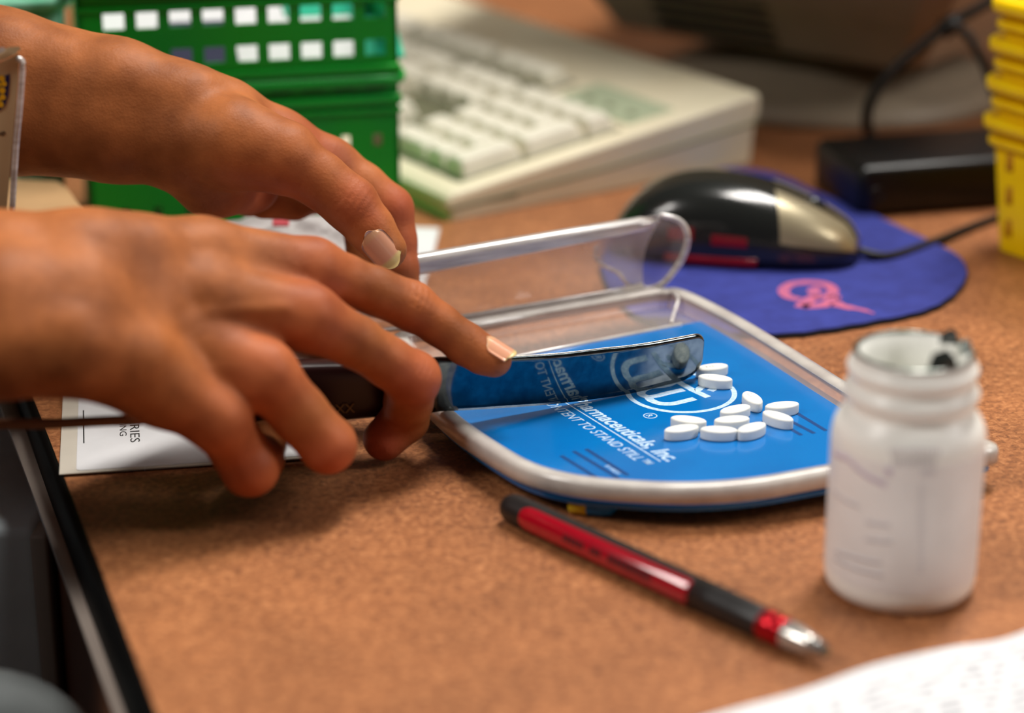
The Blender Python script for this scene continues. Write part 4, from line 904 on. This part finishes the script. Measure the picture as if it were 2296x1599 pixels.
def hand_obj(palm, fingers, h, parent, label, reds, creases=(), veins=(), **k):
    Fd, lo, ax = build_sdf(palm, fingers, h, **k)
    for (p, dr, wv, amp, rad, cnt_) in creases:       # knuckle creases: small parallel grooves across the finger
        p = np.array(p); dr = unit(dr); m_ = rad*1.6; l = np.maximum(0, np.floor((p-m_-lo)/h).astype(int)); u = np.minimum(Fd.shape, np.ceil((p+m_-lo)/h).astype(int))
        X, Y, Z = np.meshgrid(ax[0][l[0]:u[0]], ax[1][l[1]:u[1]], ax[2][l[2]:u[2]], indexing='ij'); D = np.stack([X, Y, Z], -1)-p
        s_ = D@dr; d2 = (D**2).sum(-1); fall = np.exp(-d2/(rad*.62)**2)
        g = (np.abs(np.sin(s_*math.pi/wv+.5*np.sin((X+Z)*.3)))**4)*amp-.0
        Fd[tuple(slice(l[i], u[i]) for i in range(3))] += (g*fall).astype(np.float32)
    for (a, b, r_, amp) in veins:
        a = np.array(a); b = np.array(b); m_ = 14; l = np.maximum(0, np.floor((np.minimum(a, b)-m_-lo)/h).astype(int)); u = np.minimum(Fd.shape, np.ceil((np.maximum(a, b)+m_-lo)/h).astype(int))
        X, Y, Z = np.meshgrid(ax[0][l[0]:u[0]], ax[1][l[1]:u[1]], ax[2][l[2]:u[2]], indexing='ij')
        d = rcone(np.stack([X, Y, Z], -1), a, b, 0, 0); Fd[tuple(slice(l[i], u[i]) for i in range(3))] -= (amp*np.exp(-(d/r_)**2)).astype(np.float32)
    V, Fc = surf_nets(Fd, lo, h); 
    o = obj('hand', (V, Fc), M['skin'], parent, label=label)
    me = o.data; at = me.attributes.new('red', 'FLOAT', 'POINT'); val = np.zeros(len(V))
    for p, r_, a in reds: val = np.maximum(val, a*np.exp(-((V-np.array(p))**2).sum(1)/r_**2))
    at.data.foreach_set('value', val.astype(np.float32))
    md_ = o.modifiers.new('s', 'SMOOTH'); md_.factor = .5; md_.iterations = 1
    return o
def J(px, py, Y, r): return (*W(px, py, Y), r)
def nail(center, tdir, ndir, L, Wn, Rn, parent, free=0.2):
    t = unit(tdir); n = np.array(ndir, float); n = unit(n-t*np.dot(n, t)); s_ = np.cross(t, n); rows = []; tip = []
    for i in range(13):
        u = i/12; x = (u-.5)*L; wv = Wn/2*(math.sqrt(1-(1-u/.34)**2*.86) if u < .34 else 1)*(1 if u < .88 else 1-.35*((u-.88)/.12)**2)
        row = []
        for k in range(11):
            a = (k/10-.5)*2*wv/Rn; xx = x-(.12*L*(abs(k/5-1)**2) if u > .8 else 0)*(u-.8)/.2+(.10*L*(abs(k/5-1)**2)*(1-u/.3) if u < .3 else 0)
            row.append(np.array(center)+t*xx+s_*Rn*math.sin(a)+n*(Rn*math.cos(a)-Rn-.00*(x*x))); tip.append(1.0 if u > 1-free else (0.25 if u < .2 else 0))
        rows.append(row)
    v, f = gridsurf(rows); n0 = len(v); low = [p-n*.5 for p in v]; V = v+low; F = [q for q in f]+[[n0+i for i in q][::-1] for q in f]
    bd_ = [0*11+k for k in range(11)]+[i*11+10 for i in range(1, 13)]+[12*11+k for k in range(9, -1, -1)]+[i*11 for i in range(11, 0, -1)]
    F += [[bd_[i], bd_[(i+1) % len(bd_)], n0+bd_[(i+1) % len(bd_)], n0+bd_[i]] for i in range(len(bd_))]
    o = obj('fingernail', (V, F), M['nail'], parent); at = o.data.attributes.new('tip', 'FLOAT', 'POINT'); at.data.foreach_set('value', np.array(tip+tip, np.float32)); return o

person = thing('person', 'person reaching in from the left with bare brown forearms, holding spatula and tray lid', 'person', (-300, 780, -100))
# ---- near hand (back of the hand to the viewer, holding the spatula)
N_mcp = [J(700, 606, 744, 11.0), J(690, 712, 722, 11.2), J(592, 838, 700, 10.8), J(486, 938, 690, 10.4)]
palm = [
 [(-462, 640, 250, 44), (-400, 672, 125, 41), J(-1000, 600, 690, 34), J(-450, 610, 692, 28), J(0, 617, 696, 20.5), J(170, 606, 702, 19.5), J(300, 600, 712, 17)],
 [(-400, 668, 100, 38), J(-1000, 760, 676, 33), J(-450, 765, 674, 27), J(0, 762, 670, 18.5), J(150, 768, 674, 17), J(300, 800, 684, 15)],
 [J(-1000, 680, 680, 33), J(-450, 690, 678, 29), J(0, 690, 680, 21.5), J(170, 685, 688, 19), J(320, 700, 700, 15)],
 [J(230, 600, 708, 19), J(450, 585, 728, 14.5), N_mcp[0]],
 [J(230, 680, 700, 17), J(450, 670, 714, 14), N_mcp[1]],
 [J(220, 740, 690, 17), J(400, 770, 704, 14.5), N_mcp[2]],
 [J(220, 790, 684, 15.5), J(360, 860, 688, 13.5), N_mcp[3]],
 [J(260, 690, 722, 19), J(480, 690, 742, 16), J(600, 690, 748, 11)],
 [J(300, 800, 715, 16), J(440, 850, 725, 14), J(520, 860, 728, 10)],
]
fing = [
 [N_mcp[0], J(770, 628, 750, 9.2), J(840, 652, 753, 8.5), J(922, 686, 757, 8.9), J(985, 728, 758, 7.6), J(1045, 772, 758, 7.6), J(1082, 795, 757, 7.0), J(1108, 807, 755.5, 6.4)],
 [N_mcp[1], J(800, 768, 730, 9.1), J(870, 812, 735, 8.9), J(925, 848, 740, 9.9), J(916, 900, 748, 8.7), J(908, 940, 754, 8.6), J(862, 985, 750, 7.9)],
 [N_mcp[2], J(668, 925, 703, 9.8), J(735, 998, 704, 9.6), J(742, 990, 720, 8.6), J(722, 965, 734, 8), J(680, 955, 742, 7)],
 [N_mcp[3], J(530, 1000, 698, 9.6), J(560, 1047, 698, 10.0), J(580, 1030, 712, 8.6), J(590, 1000, 724, 7.6), J(590, 985, 732, 6.6)],
 [J(300, 590, 735, 16), J(520, 650, 772, 13), J(740, 770, 786, 10.5), J(905, 868, 782, 8.6)],
]
reds = [(N_mcp[0][:3], 15, .55), (N_mcp[1][:3], 15, .6), (N_mcp[2][:3], 15, .6), (N_mcp[3][:3], 15, .5), (W(960, 850, 730), 16, .55), (W(745, 1030, 696), 12, .6), (W(560, 1060, 690), 14, .5), (W(855, 1000, 742), 11, .8), (W(1080, 810, 766), 14, .5), (W(940, 675, 758), 12, .3)]
idir = np.array(fing[0][3][:3])-np.array(fing[0][1][:3])
cr = [(W(940, 668, 751), idir, 2.3, .9, 9, 3), (W(1058, 752, 753), np.array(fing[0][5][:3])-np.array(fing[0][4][:3]), 1.9, .55, 7, 3),
      (W(960, 832, 732), unit(np.array(fing[1][3][:3])-np.array(fing[1][1][:3])), 2.3, .6, 9, 3)]
vn = [(W(250, 640, 684), W(430, 590, 714), 2.4, .5), (W(430, 590, 714), W(610, 590, 733), 2.2, .5), (W(300, 760, 682), W(470, 700, 700), 2.4, .5), (W(470, 700, 700), W(640, 690, 710), 2.2, .9),
      (W(330, 820, 686), W(560, 825, 694), 2.2, .7), (W(280, 850, 684), W(450, 915, 690), 2.2, .5)]
nh = hand_obj(palm, fing, 0.95, person, 'near hand gripping the spatula with the index finger stretched along the blade', reds, cr, vn)
def camdir(p): return unit(np.array([0, 0, HC])-np.array(p))
a, b = np.array(fing[0][6][:3]), np.array(fing[0][7][:3]); tdn = unit(b-a); nn = unit(np.array([.55, -.35, .75]))
nn = unit(nn-tdn*np.dot(nn, tdn)); nail(b+tdn*1.0+nn*7.1, tdn-nn*.16, nn, 12.5, 10, 6.8, nh, .16)
# ---- far hand (left hand, thumb in front of the lid bar)
Yh = 838
palm2 = [
 [(-470, 950, 290, 44), (-440, 935, 215, 42), J(-800, 30, 895, 37), J(-400, 95, 872, 33), J(0, 168, 856, 25.5), J(260, 210, 850, 21), J(420, 246, 846, 18)],
 [(-440, 930, 200, 40), J(-800, 140, 890, 36), J(-400, 200, 868, 33), J(0, 243, 852, 25.5), J(260, 285, 846, 21), J(400, 318, 842, 18)],
 [J(400, 250, 848, 18), J(500, 268, 852, 15.5), J(620, 326, 858, 14), J(735, 378, 862, 12)],
 [J(400, 310, 842, 18), J(520, 320, 834, 17), J(630, 350, 830, 14)],
 [J(430, 340, 842, 17), J(480, 395, 846, 15.5), J(560, 410, 862, 12.5)],
 [J(420, 290, 860, 17), J(560, 330, 880, 14), J(690, 390, 882, 11)],
 [J(430, 330, 862, 16), J(560, 380, 885, 12), J(620, 405, 892, 10)],
]
fing2 = [
 [J(560, 335, 832, 14.5), J(640, 356, 829, 12.5), J(715, 402, 828, 10.8), J(786, 458, 826, 10.7), J(830, 512, 824, 9.3), J(866, 560, 822, 8.0)],
 [J(735, 378, 862, 12), J(810, 420, 860, 10), J(872, 470, 858, 9.8), J(884, 540, 855, 9.0), J(892, 600, 851, 8.4), J(900, 655, 848, 7.6)],
 [J(690, 390, 882, 11), J(800, 455, 884, 9), J(820, 530, 880, 8.5), J(815, 590, 872, 7.5)],
 [J(620, 405, 892, 10), J(700, 430, 896, 9), J(660, 450, 890, 8), J(590, 450, 880, 7.5)],
 [J(540, 400, 880, 10), J(600, 432, 890, 8.5), J(560, 440, 884, 8), J(500, 440, 872, 7)],
]
reds2 = [(W(640, 440, 830), 20, .5), (W(800, 450, 818), 12, .45), (W(905, 470, 850), 14, .6), (W(830, 480, 815), 9, .4), (W(560, 450, 850), 20, .5), (W(700, 330, 848), 20, .4), (W(920, 540, 848), 14, .5)]
t2 = np.array(fing2[0][3][:3])-np.array(fing2[0][2][:3])
cr2 = [(W(792, 448, 816), t2, 2.7, .6, 13, 4), (W(490, 270, 832), (1, 0, -.3), 3.0, .25, 16, 3)]
fh = hand_obj(palm2, fing2, 0.95, person, 'far hand holding the clear lid between thumb and index finger', reds2, cr2, [(W(480, 270, 830), W(600, 290, 838), 4, .8)])
a, b = np.array(fing2[0][4][:3]), np.array(fing2[0][5][:3]); tdn = unit(b-a); nn = camdir(b)+np.array([-.18, 0, .35]); nn = unit(nn-tdn*np.dot(nn, tdn))
nc = W(853, 560, 822); nc = b+nn*9.6+ (nc-b-nn*np.dot(nc-b, nn)); t_ = W(893, 600, 822)-W(820, 518, 822)
nail(nc, t_-nn*2.6, nn, 18.5, 12.5, 8.4, fh, .17)

# ---- the rest of the person, outside the frame at the left: it shades the desk and the forearms
def sdf_part(name, chains, h, m, kp_, **kw):
    Fd, lo, ax = build_sdf(chains, [], h, kp_=kp_); V, Fc = surf_nets(Fd, lo, h); o = obj(name, (V, Fc), m, person, **kw)
    md_ = o.modifiers.new('s', 'SMOOTH'); md_.factor = .5; md_.iterations = 4; return o
scr_m = mat('scrub_cloth', (38, 44, 62), .9, bump=.3, bscale=200); hair_m = mat('dark_hair', (30, 20, 14), .6, bump=.5, bscale=400)
sdf_part('shirt', [[(-500, 660, 400, 66), (-500, 700, 415, 70), (-510, 790, 420, 70), (-500, 880, 420, 70), (-505, 930, 410, 66)], [(-530, 700, 330, 100), (-570, 720, 50, 95), (-590, 730, -230, 110)], [(-530, 880, 330, 100), (-570, 870, 50, 95), (-590, 860, -230, 110)],
  [(-500, 640, 390, 62), (-455, 640, 270, 52)], [(-505, 945, 400, 62), (-465, 950, 310, 52)]], 7, scr_m, 30, label='dark scrub shirt')
sdf_part('head', [[(-500, 790, 440, 50), (-455, 790, 530, 54)], [(-455, 790, 600, 84), (-430, 790, 585, 78)], [(-405, 790, 545, 42), (-392, 790, 528, 30)], [(-362, 790, 590, 7), (-348, 790, 566, 11)], [(-372, 790, 535, 9), (-366, 780, 536, 8), (-366, 800, 536, 8)],
  [(-440, 702, 580, 14), (-436, 702, 560, 9)], [(-440, 878, 580, 14), (-436, 878, 560, 9)], [(-362, 762, 604, 9), (-362, 770, 604, 9)], [(-362, 810, 604, 9), (-362, 818, 604, 9)]], 4, M['skin'], 9, label='head with brown skin looking down at the tray')
sdf_part('hair', [[(-475, 790, 615, 92), (-450, 790, 628, 88)], [(-520, 790, 560, 60), (-545, 790, 520, 34)], [(-470, 715, 590, 26), (-480, 720, 540, 18)], [(-470, 865, 590, 26), (-480, 860, 540, 18)]], 5, hair_m, 16, label='dark tied-back hair')
